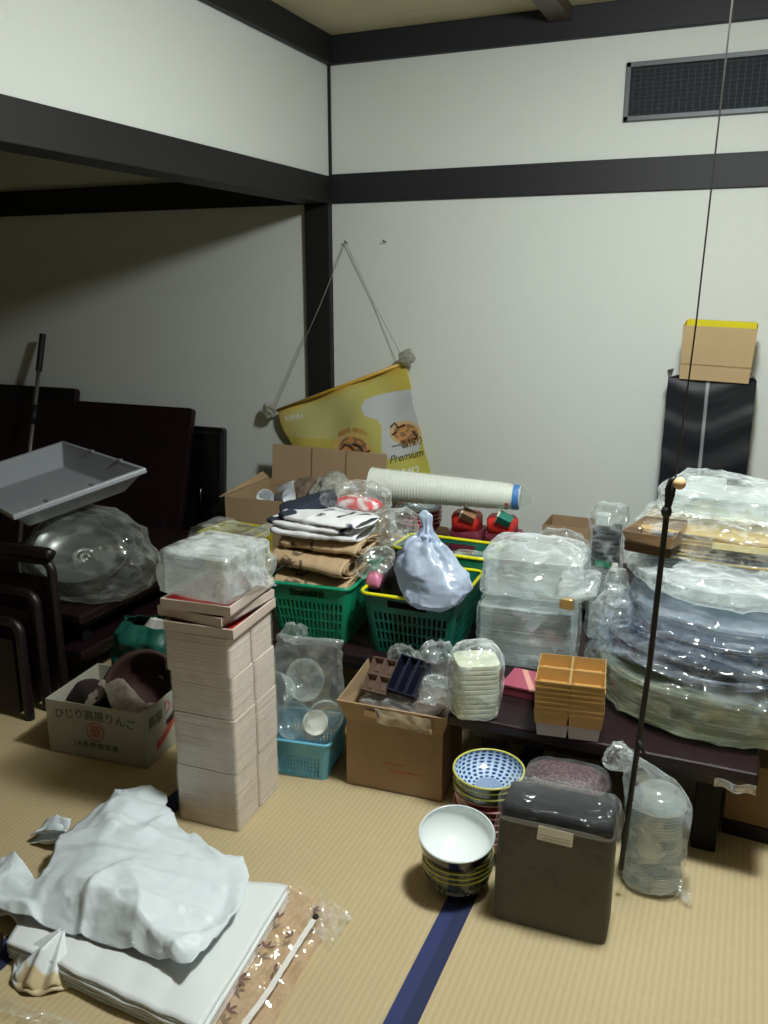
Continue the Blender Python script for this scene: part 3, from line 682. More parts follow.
# ------------------------------------------------------------------ slatted baskets
def rrect(w, d, r, s):
    """point on a rounded rectangle, s in 0..1 from the front left corner, counter-clockwise"""
    segs = [('l', (-w / 2 + r, -d / 2), (w / 2 - r, -d / 2)), ('a', (w / 2 - r, -d / 2 + r), -90), ('l', (w / 2, -d / 2 + r), (w / 2, d / 2 - r)), ('a', (w / 2 - r, d / 2 - r), 0),
            ('l', (w / 2 - r, d / 2), (-w / 2 + r, d / 2)), ('a', (-w / 2 + r, d / 2 - r), 90), ('l', (-w / 2, d / 2 - r), (-w / 2, -d / 2 + r)), ('a', (-w / 2 + r, -d / 2 + r), 180)]
    L_ = [(math.dist(q[1], q[2]) if q[0] == 'l' else r * math.pi / 2) for q in segs]
    t = s * sum(L_)
    for q, l in zip(segs, L_):
        if t <= l + 1e-9:
            f = t / l
            if q[0] == 'l': return (q[1][0] + (q[2][0] - q[1][0]) * f, q[1][1] + (q[2][1] - q[1][1]) * f)
            a = R(q[2] + 90 * f); return (q[1][0] + r * math.cos(a), q[1][1] + r * math.sin(a))
        t -= l
    return (-w / 2 + r, -d / 2)
def basket(name, label, loc, rz, w, d, h, mat, rim_mat, bands, step=0.016, bar=0.45, taper=0.82, handle=True, r=0.03, rim_r=0.007):
    t = thing(name, label, 'basket', loc, rz)
    per = 2 * (w + d); n = int(per / step); cols = []
    for i in range(n): cols += [i / n, (i + bar) / n]
    cols.append(1.0); m = len(cols)
    zs = sorted(set([0.0, h] + [b for q in bands for b in q] + [h * 0.80, h * 0.93]))
    P = []
    for z in zs:
        k = taper + (1 - taper) * z / h
        for s in cols: x, y = rrect(w, d, r, s); P.append((x * k, y * k, z))
    Fc = []
    for j in range(len(zs) - 1):
        zm = (zs[j] + zs[j + 1]) / 2
        hole = any(a < zm < b for a, b in bands)
        for i in range(m - 1):
            sm = (cols[i] + cols[i + 1]) / 2; x, y = rrect(w, d, r, sm)
            corner = abs(abs(x) - w / 2) < 0.025 and abs(abs(y) - d / 2) < 0.025
            if hole and i % 2 == 1 and not corner: continue
            if handle and h * 0.80 < zm < h * 0.93 and abs(x) < w * 0.2 and abs(abs(y) - d / 2) < 0.004: continue
            Fc.append((j * m + i, j * m + i + 1, (j + 1) * m + i + 1, (j + 1) * m + i))
    obj('side_wall', G().add(P, Fc), mat, t, solid=0.003, offset=0)
    obj('base', G().loft([(0.0, 0, 0, w / 2 * taper, d / 2 * taper, 8), (0.004, 0, 0, w / 2 * taper, d / 2 * taper, 8)], 40), mat, t)
    obj('rim', G().tube([(*[c_ * 1.01 for c_ in rrect(w, d, r, i / 80)], h) for i in range(80)], rim_r, 8, closed=True), rim_mat, t, smooth=True)
    return t
GRN = M('green_plastic', (20, 136, 100), rough=0.35); GRN2 = M('deep_green_plastic', (14, 98, 80), rough=0.35); YEL = M('yellow_rim_plastic', (222, 216, 30), rough=0.35)
def bands4(h, a=0.06, b=0.74, n=4): return [(h * (a + (b - a) * i / n), h * (a + (b - a) * (i + 0.8) / n)) for i in range(n)]
B1 = basket('green_basket', 'green slatted shopping basket with a green rim holding folded brown paper bags', (-1.285, 2.52, 0.301), R(5), 0.30, 0.36, 0.20, GRN, GRN, bands4(0.20), step=0.017, bar=0.45)
B2 = basket('green_basket', 'dark green slatted basket with a bright yellow rim and black lining', (-0.925, 2.515, 0.301), R(2), 0.315, 0.34, 0.205, GRN2, YEL, bands4(0.205), step=0.018, bar=0.42, rim_r=0.006)
B3 = basket('green_basket', 'rear green basket with a yellow rim, half hidden behind the pale blue bag', (-0.94, 2.80, 0.301), R(-2), 0.36, 0.19, 0.245, GRN2, YEL, bands4(0.245), rim_r=0.006)
BB = basket('blue_basket', 'small light blue basket on the tatami holding a clear bag of cups', (-1.165, 2.125, 0.001), R(8), 0.215, 0.20, 0.125, M('light_blue_plastic', (104, 176, 204), rough=0.4), M('light_blue_plastic'), bands4(0.125, 0.08, 0.62, 5), step=0.0125, bar=0.45, taper=0.84, handle=False, r=0.02, rim_r=0.005)
YB_ = basket('yellow_basket', 'tall yellow plastic basket behind the tall tray stack', (-1.83, 2.80, 0.001), R(-5), 0.24, 0.2, 0.50, M('yellow_plastic', (196, 184, 40), rough=0.4), M('yellow_plastic'), bands4(0.515, 0.1, 0.92, 7), step=0.03)
g = crumple(G().grid(lambda u, v: (-0.16 + 0.34 * u, -0.12 + 0.2 * v, 0.520 + 0.01 * math.sin(u * 9) - 0.12 * max(0, 0.2 - v) * 5 * 0.6), 30, 14), 0.008, 16, 8)
o = obj('film_sheet', g, F2, smooth=True); o.location = (-1.83, 2.80, 0.001); tag(o, 'loose clear film lying over the yellow basket', 'plastic film')

# ------------------------------------------------------------------ goods in basket one
def folded(w, d, h, n, seed, amp=0.006, lean=0.0):
    """a folded pad of cloth or paper: n rounded folds, closed at the front"""
    rnd = random.Random(seed); rings = []
    prof = []
    for i in range(n):
        z0 = h * i / n; z1 = h * (i + 1) / n; k = 1 - 0.035 * rnd.random()
        for a in (-80, -40, 0, 40, 80):
            prof.append(((z0 + z1) / 2 + (z1 - z0) / 2 * math.sin(R(a)), k - 0.035 * (1 - math.cos(R(a)))))
    sh = lean
    g = G().loft([(z, sh * z, 0, w / 2 * k, d / 2 * k, 7) for z, k in prof], 72)
    return crumple(g, amp, 11, seed)
def kraft_print():
    m = M('printed_brown_paper', (176, 150, 116), rough=0.75)
    nt = m.node_tree; N = nt.nodes; L = nt.links; b = N['Principled BSDF']
    tc = N.new('ShaderNodeTexCoord'); v = N.new('ShaderNodeTexNoise'); v.inputs['Scale'].default_value = 15; v.inputs['Detail'].default_value = 2; v.inputs['Distortion'].default_value = 1.2
    L.new(tc.outputs['Object'], v.inputs['Vector'])
    cr = N.new('ShaderNodeValToRGB'); e = cr.color_ramp.elements
    e[0].position = 0.36; e[0].color = lin((92, 74, 58)); e[1].position = 0.41; e[1].color = lin((178, 152, 118))
    L.new(v.outputs[0], cr.inputs[0]); L.new(cr.outputs[0], b.inputs['Base Color']); return m
KP = kraft_print()
def roll_pad(name, label, loc, w, r1, r2, rz, mat, seed, ry=0.0, group=None, cat='paper bag', amp=0.006):
    """a flattened roll lying left to right, its spiral showing at the end"""
    pts = []; nseg = 46
    g = G(); turns = 2.6; M_ = 60; K = 22
    def fn(u, v):
        a = 2 * math.pi * turns * v; k = 1 - 0.62 * v
        x = -w / 2 + w * u; y = r1 * k * math.cos(a); z = r2 * k * math.sin(a) + r2
        return Vector((x + 0.01 * noise.noise(Vector((v * 6, seed, 0))), y, z))
    g.grid(fn, K, M_)
    g = crumple(g, amp, 13, seed)
    o = obj(name, g, mat, smooth=True, solid=0.002); o.location = loc; o.rotation_euler = (0, ry, rz)
    return tag(o, label, cat, group)
roll_pad('brown_paper_bag', 'lowest folded brown printed paper bag, just above the rim of the green basket', (-1.275, 2.47, 0.455), 0.265, 0.13, 0.034, R(4), KP, 1, group='brown printed paper bags in the basket')
roll_pad('brown_paper_bag', 'middle folded brown printed paper bag with dark brush marks in the green basket', (-1.28, 2.465, 0.525), 0.275, 0.12, 0.033, R(-3), KP, 2, ry=R(3), group='brown printed paper bags in the basket')
roll_pad('brown_paper_bag', 'uppermost rolled brown paper bag, under the white and navy cloths', (-1.262, 2.50, 0.588), 0.285, 0.11, 0.024, R(1), KP, 3, ry=R(1), group='brown printed paper bags in the basket')

def happi():
    m = M('white_navy_cloth', (226, 226, 228), rough=0.85)
    nt = m.node_tree; N = nt.nodes; L = nt.links; b = N['Principled BSDF']
    tc = N.new('ShaderNodeTexCoord'); v = N.new('ShaderNodeTexNoise'); v.inputs['Scale'].default_value = 9; v.inputs['Detail'].default_value = 1.5; v.inputs['Distortion'].default_value = 0.8
    L.new(tc.outputs['Object'], v.inputs['Vector'])
    cr = N.new('ShaderNodeValToRGB'); e = cr.color_ramp.elements
    e[0].position = 0.37; e[0].color = lin((40, 46, 62)); e[1].position = 0.40; e[1].color = lin((228, 228, 230))
    L.new(v.outputs[0], cr.inputs[0]); L.new(cr.outputs[0], b.inputs['Base Color']); return m
HP = happi(); NV = M('navy_cloth', (36, 42, 58), rough=0.85)
WC = M('white_cotton', (226, 226, 230), rough=0.85)
def cloth_pad(label, loc, w, d, h, rz, seed, mat, rot=None):
    def fn(u, v):
        a = 2 * math.pi * v; x = (u - 0.5) * w; e = 3.2
        c, s = math.cos(a), math.sin(a)
        y = d / 2 * math.copysign(abs(c) ** (2 / e), c); z = h / 2 * math.copysign(abs(s) ** (2 / e), s) + h / 2
        pin = 1 - 0.25 * abs(2 * u - 1) ** 4
        return Vector((x, y * pin, h / 2 + (z - h / 2) * pin))
    g = crumple(G().grid(fn, 34, 30), 0.007, 11, seed)
    o = obj('folded_cloth', g, mat, smooth=True, solid=0.0018); o.location = loc
    o.rotation_euler = rot if rot else (0, 0, rz)
    return tag(o, label, 'cloth', 'folded festival cloths on the brown bags')
cloth_pad('lowest folded white cloth lying on the rolled brown paper bag', (-1.285, 2.50, 0.640), 0.31, 0.22, 0.026, R(2), 11, WC)
cloth_pad('folded white cloth with navy print, second of the pile above the brown paper bags', (-1.295, 2.51, 0.664), 0.33, 0.23, 0.024, R(-5), 12, HP)
cloth_pad('folded white cloth with navy print, slanting across the top of the cloth pile', (-1.26, 2.50, 0.686), 0.31, 0.20, 0.022, R(-9), 13, HP)
cloth_pad('dark navy folded cloth at the left back of the cloth pile', (-1.37, 2.57, 0.690), 0.20, 0.13, 0.042, R(35), 14, NV, rot=(0, R(-14), R(30)))
rp = thing('red_printed_packet', 'clear plastic packet with red and white printed cloth on top of the cloth pile', 'packet', (-1.20, 2.60, 0.708), R(-12))
g = crumple(G().loft([(0.0, 0, 0, 0.09, 0.05, 3), (0.015, 0, 0, 0.095, 0.055, 3), (0.035, 0, 0, 0.08, 0.045, 3), (0.04, 0, 0, 0.03, 0.02, 2)], 36), 0.006, 20, 5)
def redcol(co): return lin((214, 50, 62) if noise.noise(Vector((co.x * 34, co.y * 50, co.z * 60))) > -0.02 else (226, 214, 214))
obj('folded_print', g, M('red_print_cloth', vcol=True, rough=0.7), rp, smooth=True, vcol=redcol, subsurf=1)
g = bagmesh([(0.0, -0.02, 0, 0.12, 0.07, 2.6), (0.02, -0.02, 0, 0.145, 0.09, 2.4), (0.06, -0.01, 0, 0.135, 0.085, 2.2), (0.085, 0, 0, 0.09, 0.055, 2), (0.09, 0, 0, 0.03, 0.02, 2)], 56, 6, 0.010, 17, 6)
obj('plastic_bag', g, F3, rp, smooth=True)

# ------------------------------------------------------------------ goods in basket two
g = crumple(G().loft([(0.0, 0, 0, 0.105, 0.115, 4), (0.10, 0, 0, 0.118, 0.13, 4), (0.18, 0, 0, 0.122, 0.135, 3.6), (0.215, -0.01, 0, 0.115, 0.12, 3), (0.245, -0.04, -0.01, 0.07, 0.08, 2.6), (0.29, -0.05, 0.0, 0.035, 0.04, 2)], 60), 0.008, 10, 4)
o = obj('black_liner_bag', g, M('black_bag_plastic', (16, 15, 19), rough=0.3), smooth=True, subsurf=1); o.location = (-0.935, 2.51, 0.31); tag(o, 'full black plastic bag lying in the yellow-rimmed basket', 'bag')
bb = thing('pale_blue_bag', 'knotted pale blue plastic shopping bag resting on the yellow-rimmed basket', 'bag', (-0.852, 2.395, 0.492))
PB = FILM('pale_blue_bag_plastic', tint=(190, 205, 225), dens=0.86, edge=0.12, scale=16, bump=0.5, body=(196, 210, 232), crease=0.05, rough=0.3, transl=0.3, gloss=0.05)
def bcp(p): return 1.0
g = bagmesh([(0.0, 0.02, -0.03, 0.055, 0.06, 2.6), (0.015, 0.015, -0.02, 0.085, 0.08, 2.5), (0.05, 0.01, 0, 0.115, 0.085, 2.4), (0.095, -0.004, 0, 0.118, 0.08, 2.2), (0.14, -0.02, 0, 0.092, 0.065, 2, 0.07), (0.185, -0.03, 0, 0.055, 0.045, 2, 0.14), (0.222, -0.022, 0, 0.022, 0.02, 2, 0.22), (0.245, -0.02, 0, 0.016, 0.012, 2, 0.1), (0.275, -0.026, 0, 0.022, 0.008, 2), (0.29, -0.028, 0, 0.008, 0.005, 2)], 80, 7, 0.0055, 16, 8)
obj('bag_skin', g, PB, bb, smooth=True)
g = crumple(G().tube([(-0.02, -0.01, 0.205), (-0.045, -0.02, 0.195), (-0.075, -0.02, 0.17), (-0.10, -0.02, 0.14)], 0.011, 10, r2=0.016), 0.003, 50, 1)
g.merge(G().tube([(-0.04, -0.012, 0.205), (-0.02, -0.02, 0.212), (0.0, -0.015, 0.205)], 0.010, 10))
obj('tied_handle', g, PB, bb, smooth=True)
gp = thing('green_wrapped_sweets', 'clear packet with green printed pieces inside the rear yellow-rimmed basket', 'packet', (-0.86, 2.79, 0.435), 0)
def greencol(co): return lin((24, 128, 78) if noise.noise(co * 38) > 0.12 else (170, 178, 168))
g = crumple(G().loft([(0.0, 0, 0, 0.09, 0.05, 3), (0.03, 0, 0, 0.10, 0.06, 3), (0.07, 0, 0, 0.09, 0.05, 3), (0.085, 0, 0, 0.04, 0.03, 2)], 44), 0.012, 22, 5)
obj('packed_pieces', g, M('green_print', vcol=True, rough=0.5), gp, vcol=greencol, subsurf=1)
g = bagmesh([(0.0, 0, 0, 0.10, 0.06, 3), (0.03, 0, 0, 0.115, 0.075, 3), (0.085, 0, 0, 0.10, 0.06, 3), (0.10, 0, 0, 0.05, 0.03, 2)], 48, 5, 0.008, 20, 3)
obj('plastic_bag', g, F3, gp, smooth=True)
# clear scraps between the two baskets
for (lx, ly, lz, s, sd, lb) in ((-1.075, 2.47, 0.51, 0.075, 3, 'crumpled clear plastic bag wedged between the two green baskets, below the bag knot'), (-1.075, 2.63, 0.585, 0.085, 4, 'crumpled grey clear film behind the pale blue bag, beside the cloth pile')):
    g = bagmesh([(0.0, 0, 0, s * .7, s * .6, 2.2), (s * .4, 0, 0, s * 1.05, s * .9, 2.2), (s * 1.1, 0, 0, s * .9, s * .8, 2), (s * 1.5, 0.01, 0, s * .4, s * .3, 2)], 44, 5, 0.016, 20, sd)
    o = obj('crumpled_film', g, F3, smooth=True); o.location = (lx, ly, lz); tag(o, lb, 'plastic film')
g = crumple(G().loft([(0.0, 0, 0, 0.028, 0.022, 3), (0.02, 0, 0, 0.03, 0.024, 3), (0.05, 0, 0, 0.022, 0.016, 2)], 20), 0.004, 40, 5)
o = obj('pink_packet', g, M('pink_printed_wrapper', (206, 120, 150), rough=0.4, var=0.3, vscale=40), smooth=True); o.location = (-1.06, 2.42, 0.50); tag(o, 'small pink wrapped packet between the two green baskets', 'packet')

# ------------------------------------------------------------------ bag of cups in the blue basket
cb = thing('bag_of_clear_cups', 'clear plastic bag of clear bowls and white lids standing in the light blue basket', 'bag', (-1.155, 2.12, 0.012), R(8))
def bowl_prof(r, h, t=0.0015): return [(0.001, 0), (r * 0.5, 0), (r * 0.62, h * 0.12), (r * 0.85, h * 0.55), (r, h), (r - t, h), (r * 0.85 - t, h * 0.55), (r * 0.6, h * 0.14), (0.001, h * 0.05)]
PETD = FILM('thin_clear_cup_plastic', tint=(240, 243, 244), dens=0.13, edge=0.35, scale=5, bump=0.1, rough=0.06, crease=0.0, body=(210, 216, 216))
for k_, (x, y, z, rot, r_) in enumerate(((-0.055, 0.0, 0.235, (R(80), 0, R(-40)), 0.062), (0.01, 0.02, 0.27, (R(70), 0, R(-10)), 0.066), (0.055, -0.01, 0.19, (R(95), 0, R(25)), 0.056), (-0.02, 0.0, 0.13, (R(60), 0, R(-20)), 0.06))):
    obj('clear_bowl', G().lathe(bowl_prof(r_, 0.05), 32).xf(loc=(x, y, z), rot=rot), PETD, cb, smooth=True)
WL = M('white_lid_plastic', (226, 228, 224), rough=0.35)
for x, y, z, rot in ((0.045, -0.055, 0.165, (R(62), 0, R(10))), (0.035, -0.045, 0.14, (R(60), 0, R(6)))):
    obj('white_lid', G().lathe([(0.001, 0), (0.036, 0), (0.038, 0.003), (0.038, 0.007), (0.034, 0.004), (0.001, 0.004)], 32).xf(loc=(x, y, z), rot=rot), WL, cb, smooth=True)
g = bagmesh([(0.0, 0, 0, 0.07, 0.065, 3), (0.02, 0, 0, 0.080, 0.074, 3), (0.11, 0, 0, 0.087, 0.080, 2.6), (0.15, 0, 0, 0.105, 0.086, 2.4), (0.20, 0, 0.01, 0.118, 0.09, 2.3), (0.30, -0.01, 0.02, 0.115, 0.075, 2.2), (0.36, -0.005, 0.03, 0.105, 0.045, 2.4), (0.40, 0.0, 0.035, 0.11, 0.012, 2.6)], 64, 6, 0.009, 12, 4)
obj('plastic_bag', g, FILM('smoky_bag_film', dens=0.08, edge=0.28, scale=8, bump=0.6, body=(200, 204, 204), crease=0.18), cb, smooth=True)
g = bagmesh([(0.0, 0, 0, 0.03, 0.02, 2.2), (0.03, 0, 0, 0.045, 0.03, 2.1), (0.06, 0, 0, 0.025, 0.015, 2)], 32, 5, 0.012, 28, 6).xf(loc=(-0.06, 0.05, 0.37))
obj('bag_tuft', g, F3, cb, smooth=True)

# ------------------------------------------------------------------ cardboard box in front
fb = thing('cardboard_box', 'brown cardboard box with a torn label, in front of the yellow-rimmed basket', 'box', (-0.858, 2.19, 0), R(3.5))
w, d, h = 0.295, 0.23, 0.215
g = G(); th = 0.005
g.box((0, 0, th / 2), (w, d, th))
for sy in (-1, 1): g.box((0, sy * (d / 2 - th / 2), h / 2), (w, th, h))
for sx in (-1, 1): g.box((sx * (w / 2 - th / 2), 0, h / 2), (th, d - 2 * th, h))
obj('box_body', g, KRAFT, fb)
g = G().add([(-w / 2, -d / 2, h), (w / 2, -d / 2, h), (w / 2 + 0.02, -d / 2 - 0.028, h + 0.068), (-w / 2 - 0.018, -d / 2 - 0.03, h + 0.072)], [(0, 1, 2, 3)])
fflap = obj('flap', g, KRAFT, fb, solid=0.004)
g = G().add([(w / 2, -d / 2, h), (w / 2, d / 2, h), (w / 2 + 0.03, d / 2, h + 0.06), (w / 2 + 0.022, -d / 2 - 0.02, h + 0.065)], [(0, 1, 2, 3)])
obj('flap', g, KRAFT, fb, solid=0.004)
g = G().add([(-w / 2, d / 2, h), (-w / 2, -d / 2, h), (-w / 2 - 0.018, -d / 2 - 0.02, h + 0.07), (-w / 2 - 0.01, d / 2 - 0.02, h + 0.10)], [(0, 1, 2, 3)])
obj('flap', g, KRAFT, fb, solid=0.004)
def flp(x, t): return Vector((x, -d / 2 - 0.0290 * t - 0.0052, h + 0.070 * t))
g = G().add([flp(-0.085, 0.42), flp(-0.035, 0.34), flp(-0.03, 0.74), flp(-0.08, 0.80)], [(0, 1, 2, 3)])
obj('small_label', g, M('tan_label', (190, 160, 128), rough=0.6), fflap)
g = crumple(G().grid(lambda u, v: flp(-0.045 + 0.165 * u, 0.16 - 0.1 * u + (0.88) * v) + Vector((0, -0.002 - 0.006 * abs(math.sin(u * 9)), 0)), 20, 8), 0.0022, 60, 2)
obj('torn_label', g, FILM('label_sleeve', dens=0.55, edge=0.3, scale=20, body=(210, 200, 184)), fflap, smooth=True)
g = G().add([flp(0.07, 0.18) + Vector((0, -0.008, 0)), flp(0.112, 0.15) + Vector((0, -0.008, 0)), flp(0.112, 0.20) + Vector((0, -0.008, 0)), flp(0.07, 0.23) + Vector((0, -0.008, 0))], [(0, 1, 2, 3)])
obj('label_print', g, INK, fflap)
g = G().add([flp(-0.040, 0.55) + Vector((0, -0.008, 0)), flp(-0.033, 0.55) + Vector((0, -0.008, 0)), flp(-0.033, 0.95) + Vector((0, -0.008, 0)), flp(-0.040, 0.95) + Vector((0, -0.008, 0))], [(0, 1, 2, 3)])
obj('label_print', g, INK, fflap)
g = G(); rnd = random.Random(4)
for r_, (z_, xa, xb) in enumerate(((0.095, -0.03, 0.03), (0.073, -0.01, 0.085))):
    x = xa
    while x < xb:
        l_ = rnd.uniform(0.005, 0.010); g.box((x + l_ / 2, -d / 2 - 0.0006, z_ + rnd.uniform(-0.001, 0.001)), (l_, 0.0008, rnd.uniform(0.003, 0.008))); x += l_ + 0.002
obj('faded_print', g, M('faded_red_print', (172, 104, 76), rough=0.8), fb)['kind'] = 'stuff'

bx = fb.location
# compartment trays in that box
def comp_tray(name, label, loc, rot, nx, ny, cw, cd, h, mat, cat='tray', group=None, wall=0.006, wellmat=None, feet=None):
    t = thing(name, label, cat, loc, 0, group, rot)
    W, Dp = nx * cw, ny * cd; g = G(); rim = wall / 2
    for i in range(nx):
        for j in range(ny):
            x0, x1 = -W / 2 + i * cw, -W / 2 + (i + 1) * cw; y0, y1 = -Dp / 2 + j * cd, -Dp / 2 + (j + 1) * cd
            sl = 0.007
            A_ = [(x0, y0, h), (x1, y0, h), (x1, y1, h), (x0, y1, h)]
            B_ = [(x0 + rim, y0 + rim, h), (x1 - rim, y0 + rim, h), (x1 - rim, y1 - rim, h), (x0 + rim, y1 - rim, h)]
            C_ = [(x0 + rim + sl, y0 + rim + sl, 0.004), (x1 - rim - sl, y0 + rim + sl, 0.004), (x1 - rim - sl, y1 - rim - sl, 0.004), (x0 + rim + sl, y1 - rim - sl, 0.004)]
            q = [(x * 0.72 + (x0 + x1) / 2 * 0.28, y * 0.72 + (y0 + y1) / 2 * 0.28, 0.004) for x, y, _ in C_]
            q2 = [(x, y, 0.0075) for x, y, _ in q]
            P = A_ + B_ + C_ + q + q2; F = []
            for s_ in range(4):
                n_ = (s_ + 1) % 4
                for b_ in (0, 4, 8, 12): F.append((b_ + s_, b_ + n_, b_ + 4 + n_, b_ + 4 + s_))
            F.append((16, 17, 18, 19)); g.add(P, F)
    for i in range(nx):
        for j in range(ny):
            x0, x1 = -W / 2 + i * cw, -W / 2 + (i + 1) * cw; y0, y1 = -Dp / 2 + j * cd, -Dp / 2 + (j + 1) * cd; e_ = cw * 0.045
            g.add([(x0 + e_, y0 + e_, 0), (x1 - e_, y0 + e_, 0), (x1 - e_, y1 - e_, 0), (x0 + e_, y1 - e_, 0), (x0, y0, h * 0.9), (x1, y0, h * 0.9), (x1, y1, h * 0.9), (x0, y1, h * 0.9), (x0, y0, h), (x1, y0, h), (x1, y1, h), (x0, y1, h)],
                  [(3, 2, 1, 0)] + [(b_ + q_, b_ + (q_ + 1) % 4, b_ + 4 + (q_ + 1) % 4, b_ + 4 + q_) for b_ in (0, 4) for q_ in range(4)])
    obj('tray_body', g, mat, t)
    return t
BG = M('bronze_tray_plastic', (132, 108, 96), rough=0.18, metal=0.5)
NB = M('blue_black_plastic', (22, 26, 42), rough=0.3)
comp_tray('compartment_tray', 'small bronze four-compartment tray tilted on top of the front cardboard box', (-0.925, 2.165, 0.315), (R(42), R(-2), R(-8)), 2, 2, 0.042, 0.055, 0.024, BG)
comp_tray('compartment_tray', 'blue-black slotted tray tilted beside the bronze tray on the front cardboard box', (-0.838, 2.175, 0.322), (R(42), R(4), R(-6)), 3, 1, 0.031, 0.115, 0.034, NB)
fl = thing('film_wrapped_trays', 'film-wrapped brown tray pack filling the front cardboard box', 'trays', (bx[0], bx[1], 0.02), R(3.5))
g = G().loft(layered_rings(0.25, 0.18, 0, 0.235, 18, 0.003, 6), 40)
obj('nested_trays', g, M('brown_tray_plastic', (110, 88, 82), rough=0.3), fl)
g = bagmesh([(0.0, 0, 0, 0.127, 0.093, 6), (0.15, 0, 0, 0.13, 0.098, 5), (0.235, 0, 0, 0.13, 0.096, 4), (0.262, 0.02, 0, 0.10, 0.075, 3), (0.275, 0.03, 0, 0.05, 0.04, 2)], 64, 6, 0.006, 16, 2)
obj('plastic_bag', g, F3, fl, smooth=True)
for (lx, ly, lz, sx_, sz, sd, lb, mt) in ((-0.90, 2.27, 0.302, 0.055, 0.085, 5, 'crumpled clear bag standing in front of the yellow-rimmed basket, at its left', F3), (-0.775, 2.24, 0.30, 0.075, 0.13, 6, 'large crumpled clear bag between the front cardboard box and the lidded pots', F1), (-0.735, 2.12, 0.30, 0.05, 0.085, 7, 'crumpled clear film over the right corner of the front cardboard box', F3)):
    g = bagmesh([(0.0, 0, 0, sx_ * .8, sx_ * .6, 2.2), (sz * .3, 0, 0, sx_ * 1.05, sx_ * .8, 2.2), (sz * .7, 0, 0, sx_ * .9, sx_ * .7, 2), (sz, 0.01, 0, sx_ * .4, sx_ * .3, 2)], 52, 6, 0.015, 20, sd)
    o = obj('crumpled_film', g, mt, smooth=True); o.location = (lx, ly, lz); tag(o, lb, 'plastic film')

# ------------------------------------------------------------------ bowls
def ring_bowl(name, label, loc, r, h, inside, outside, rimc, group, rot=None, cat='bowl', foot=True):
    t = thing(name, label, cat, loc, 0, group, rot)
    n = 64
    out = [(0.001, 0.006), (r * 0.34, 0.006), (r * 0.36, 0.0), (r * 0.44, 0.0), (r * 0.46, 0.008), (r * 0.66, h * 0.13 + 0.004), (r * 0.84, h * 0.32), (r * 0.945, h * 0.60), (r * 0.975, h * 0.8), (r * 0.985, h - 0.003)]
    ins = [(r * 0.96, h - 0.003)] + [(r * 0.955 * math.cos(a), h - 0.003 - (h - 0.014) * math.sin(a) ** 0.9) for a in [R(1.5 * i) for i in range(1, 58)]] + [(0.001, 0.011)]
    obj('outer_wall', G().loft([(z, 0, 0, max(q, 1e-4), max(q, 1e-4), 2) for q, z in out], n, True, False), outside[0], t, smooth=True, vcol=outside[1] if len(outside) > 1 else None)
    obj('inside', G().loft([(z, 0, 0, max(q, 1e-4), max(q, 1e-4), 2) for q, z in ins], 192 if len(inside) > 1 else 64, False, True), inside[0], t, smooth=True, vcol=inside[1] if len(inside) > 1 else None)
    obj('rim', G().tube([(r * 0.972 * math.cos(a), r * 0.972 * math.sin(a), h - 0.002) for a in [2 * math.pi * i / n for i in range(n)]], r * 0.030, 8, closed=True), rimc, t, smooth=True)
    return t
CER = M('white_ceramic', (226, 232, 232), rough=0.12, coat=0.5); CBK = M('black_glaze', (14, 15, 18), rough=0.15, coat=0.5)
YR = M('yellow_green_rim_glaze', (196, 192, 92), rough=0.25); PR = M('pink_rim_glaze', (196, 120, 124), rough=0.25)
CV = M('painted_ceramic', vcol=True, rough=0.18, coat=0.4)
def blue_dots(co):
    r_ = math.hypot(co.x, co.y); a = math.atan2(co.y, co.x)
    al = math.acos(min(1.0, r_ / (0.955 * 0.094))) / R(86)     # 0 at the rim, 1 at the centre
    if al > 0.78: return lin((36, 62, 120) if int(al * 60) % 2 == 0 else (178, 198, 222))
    row = int(al / 0.10); f = (al / 0.10) % 1; nd = 30 - 2 * row
    q = (a / (2 * math.pi) * nd + 0.5 * (row % 2)) % 1
    return lin((34, 58, 116) if (f - 0.5) ** 2 + (q - 0.5) ** 2 < 0.115 else (176, 198, 222))
def lower_pat(co):
    a = math.atan2(co.y, co.x); s_ = (a / (2 * math.pi) * 30) % 1
    if co.z < 0.035: return lin((60, 66, 80) if s_ < 0.35 else (176, 178, 172))
    return lin((70, 78, 44) if s_ < 0.5 else (44, 52, 52))
def redpat(co): return lin((120, 28, 40) if noise.noise(co * 60) > -0.15 else (150, 60, 66))
NS = 5; bX, bY = -0.553, 1.765
ge = 'ceramic bowls stacked at the end of the navy border'
b0 = ring_bowl('bowl', 'lowest yellow-rimmed bowl in the stack on the navy mat border', (bX, bY, 0.002), 0.088, 0.066, (CER,), (CV, lower_pat), YR, ge, (R(-1), R(1), 0))
for i, nm in enumerate(('second yellow-rimmed bowl from the floor in the stack on the navy border', 'third yellow-rimmed bowl from the floor in the stack on the navy border', 'topmost of the yellow-rimmed bowls, directly under the white and black bowl')):
    dup(b0, (bX + 0.001 * i, bY, 0.002 + 0.0135 * (i + 1)), rot=(R(-1 - i * .6), R(1), 0), label=nm)
ring_bowl('bowl', 'large bowl, white inside and black outside, on top of the front bowl stack', (bX - 0.003, bY + 0.004, 0.075), 0.094, 0.083, (CER,), (CBK,), M('pale_rim_glaze', (206, 214, 216), rough=0.15, coat=0.4), ge, (R(10), R(3), 0))
g2 = 'patterned bowls stacked in front of the low table'
cX, cY = -0.527, 1.945
r0 = ring_bowl('bowl', 'pink-rimmed dark red bowl, lowest of the rear bowl stack', (cX, cY, 0.002), 0.092, 0.066, (CER,), (CV, redpat), PR, g2)
ordn = ['second', 'third', 'fourth', 'fifth', 'sixth', 'seventh']
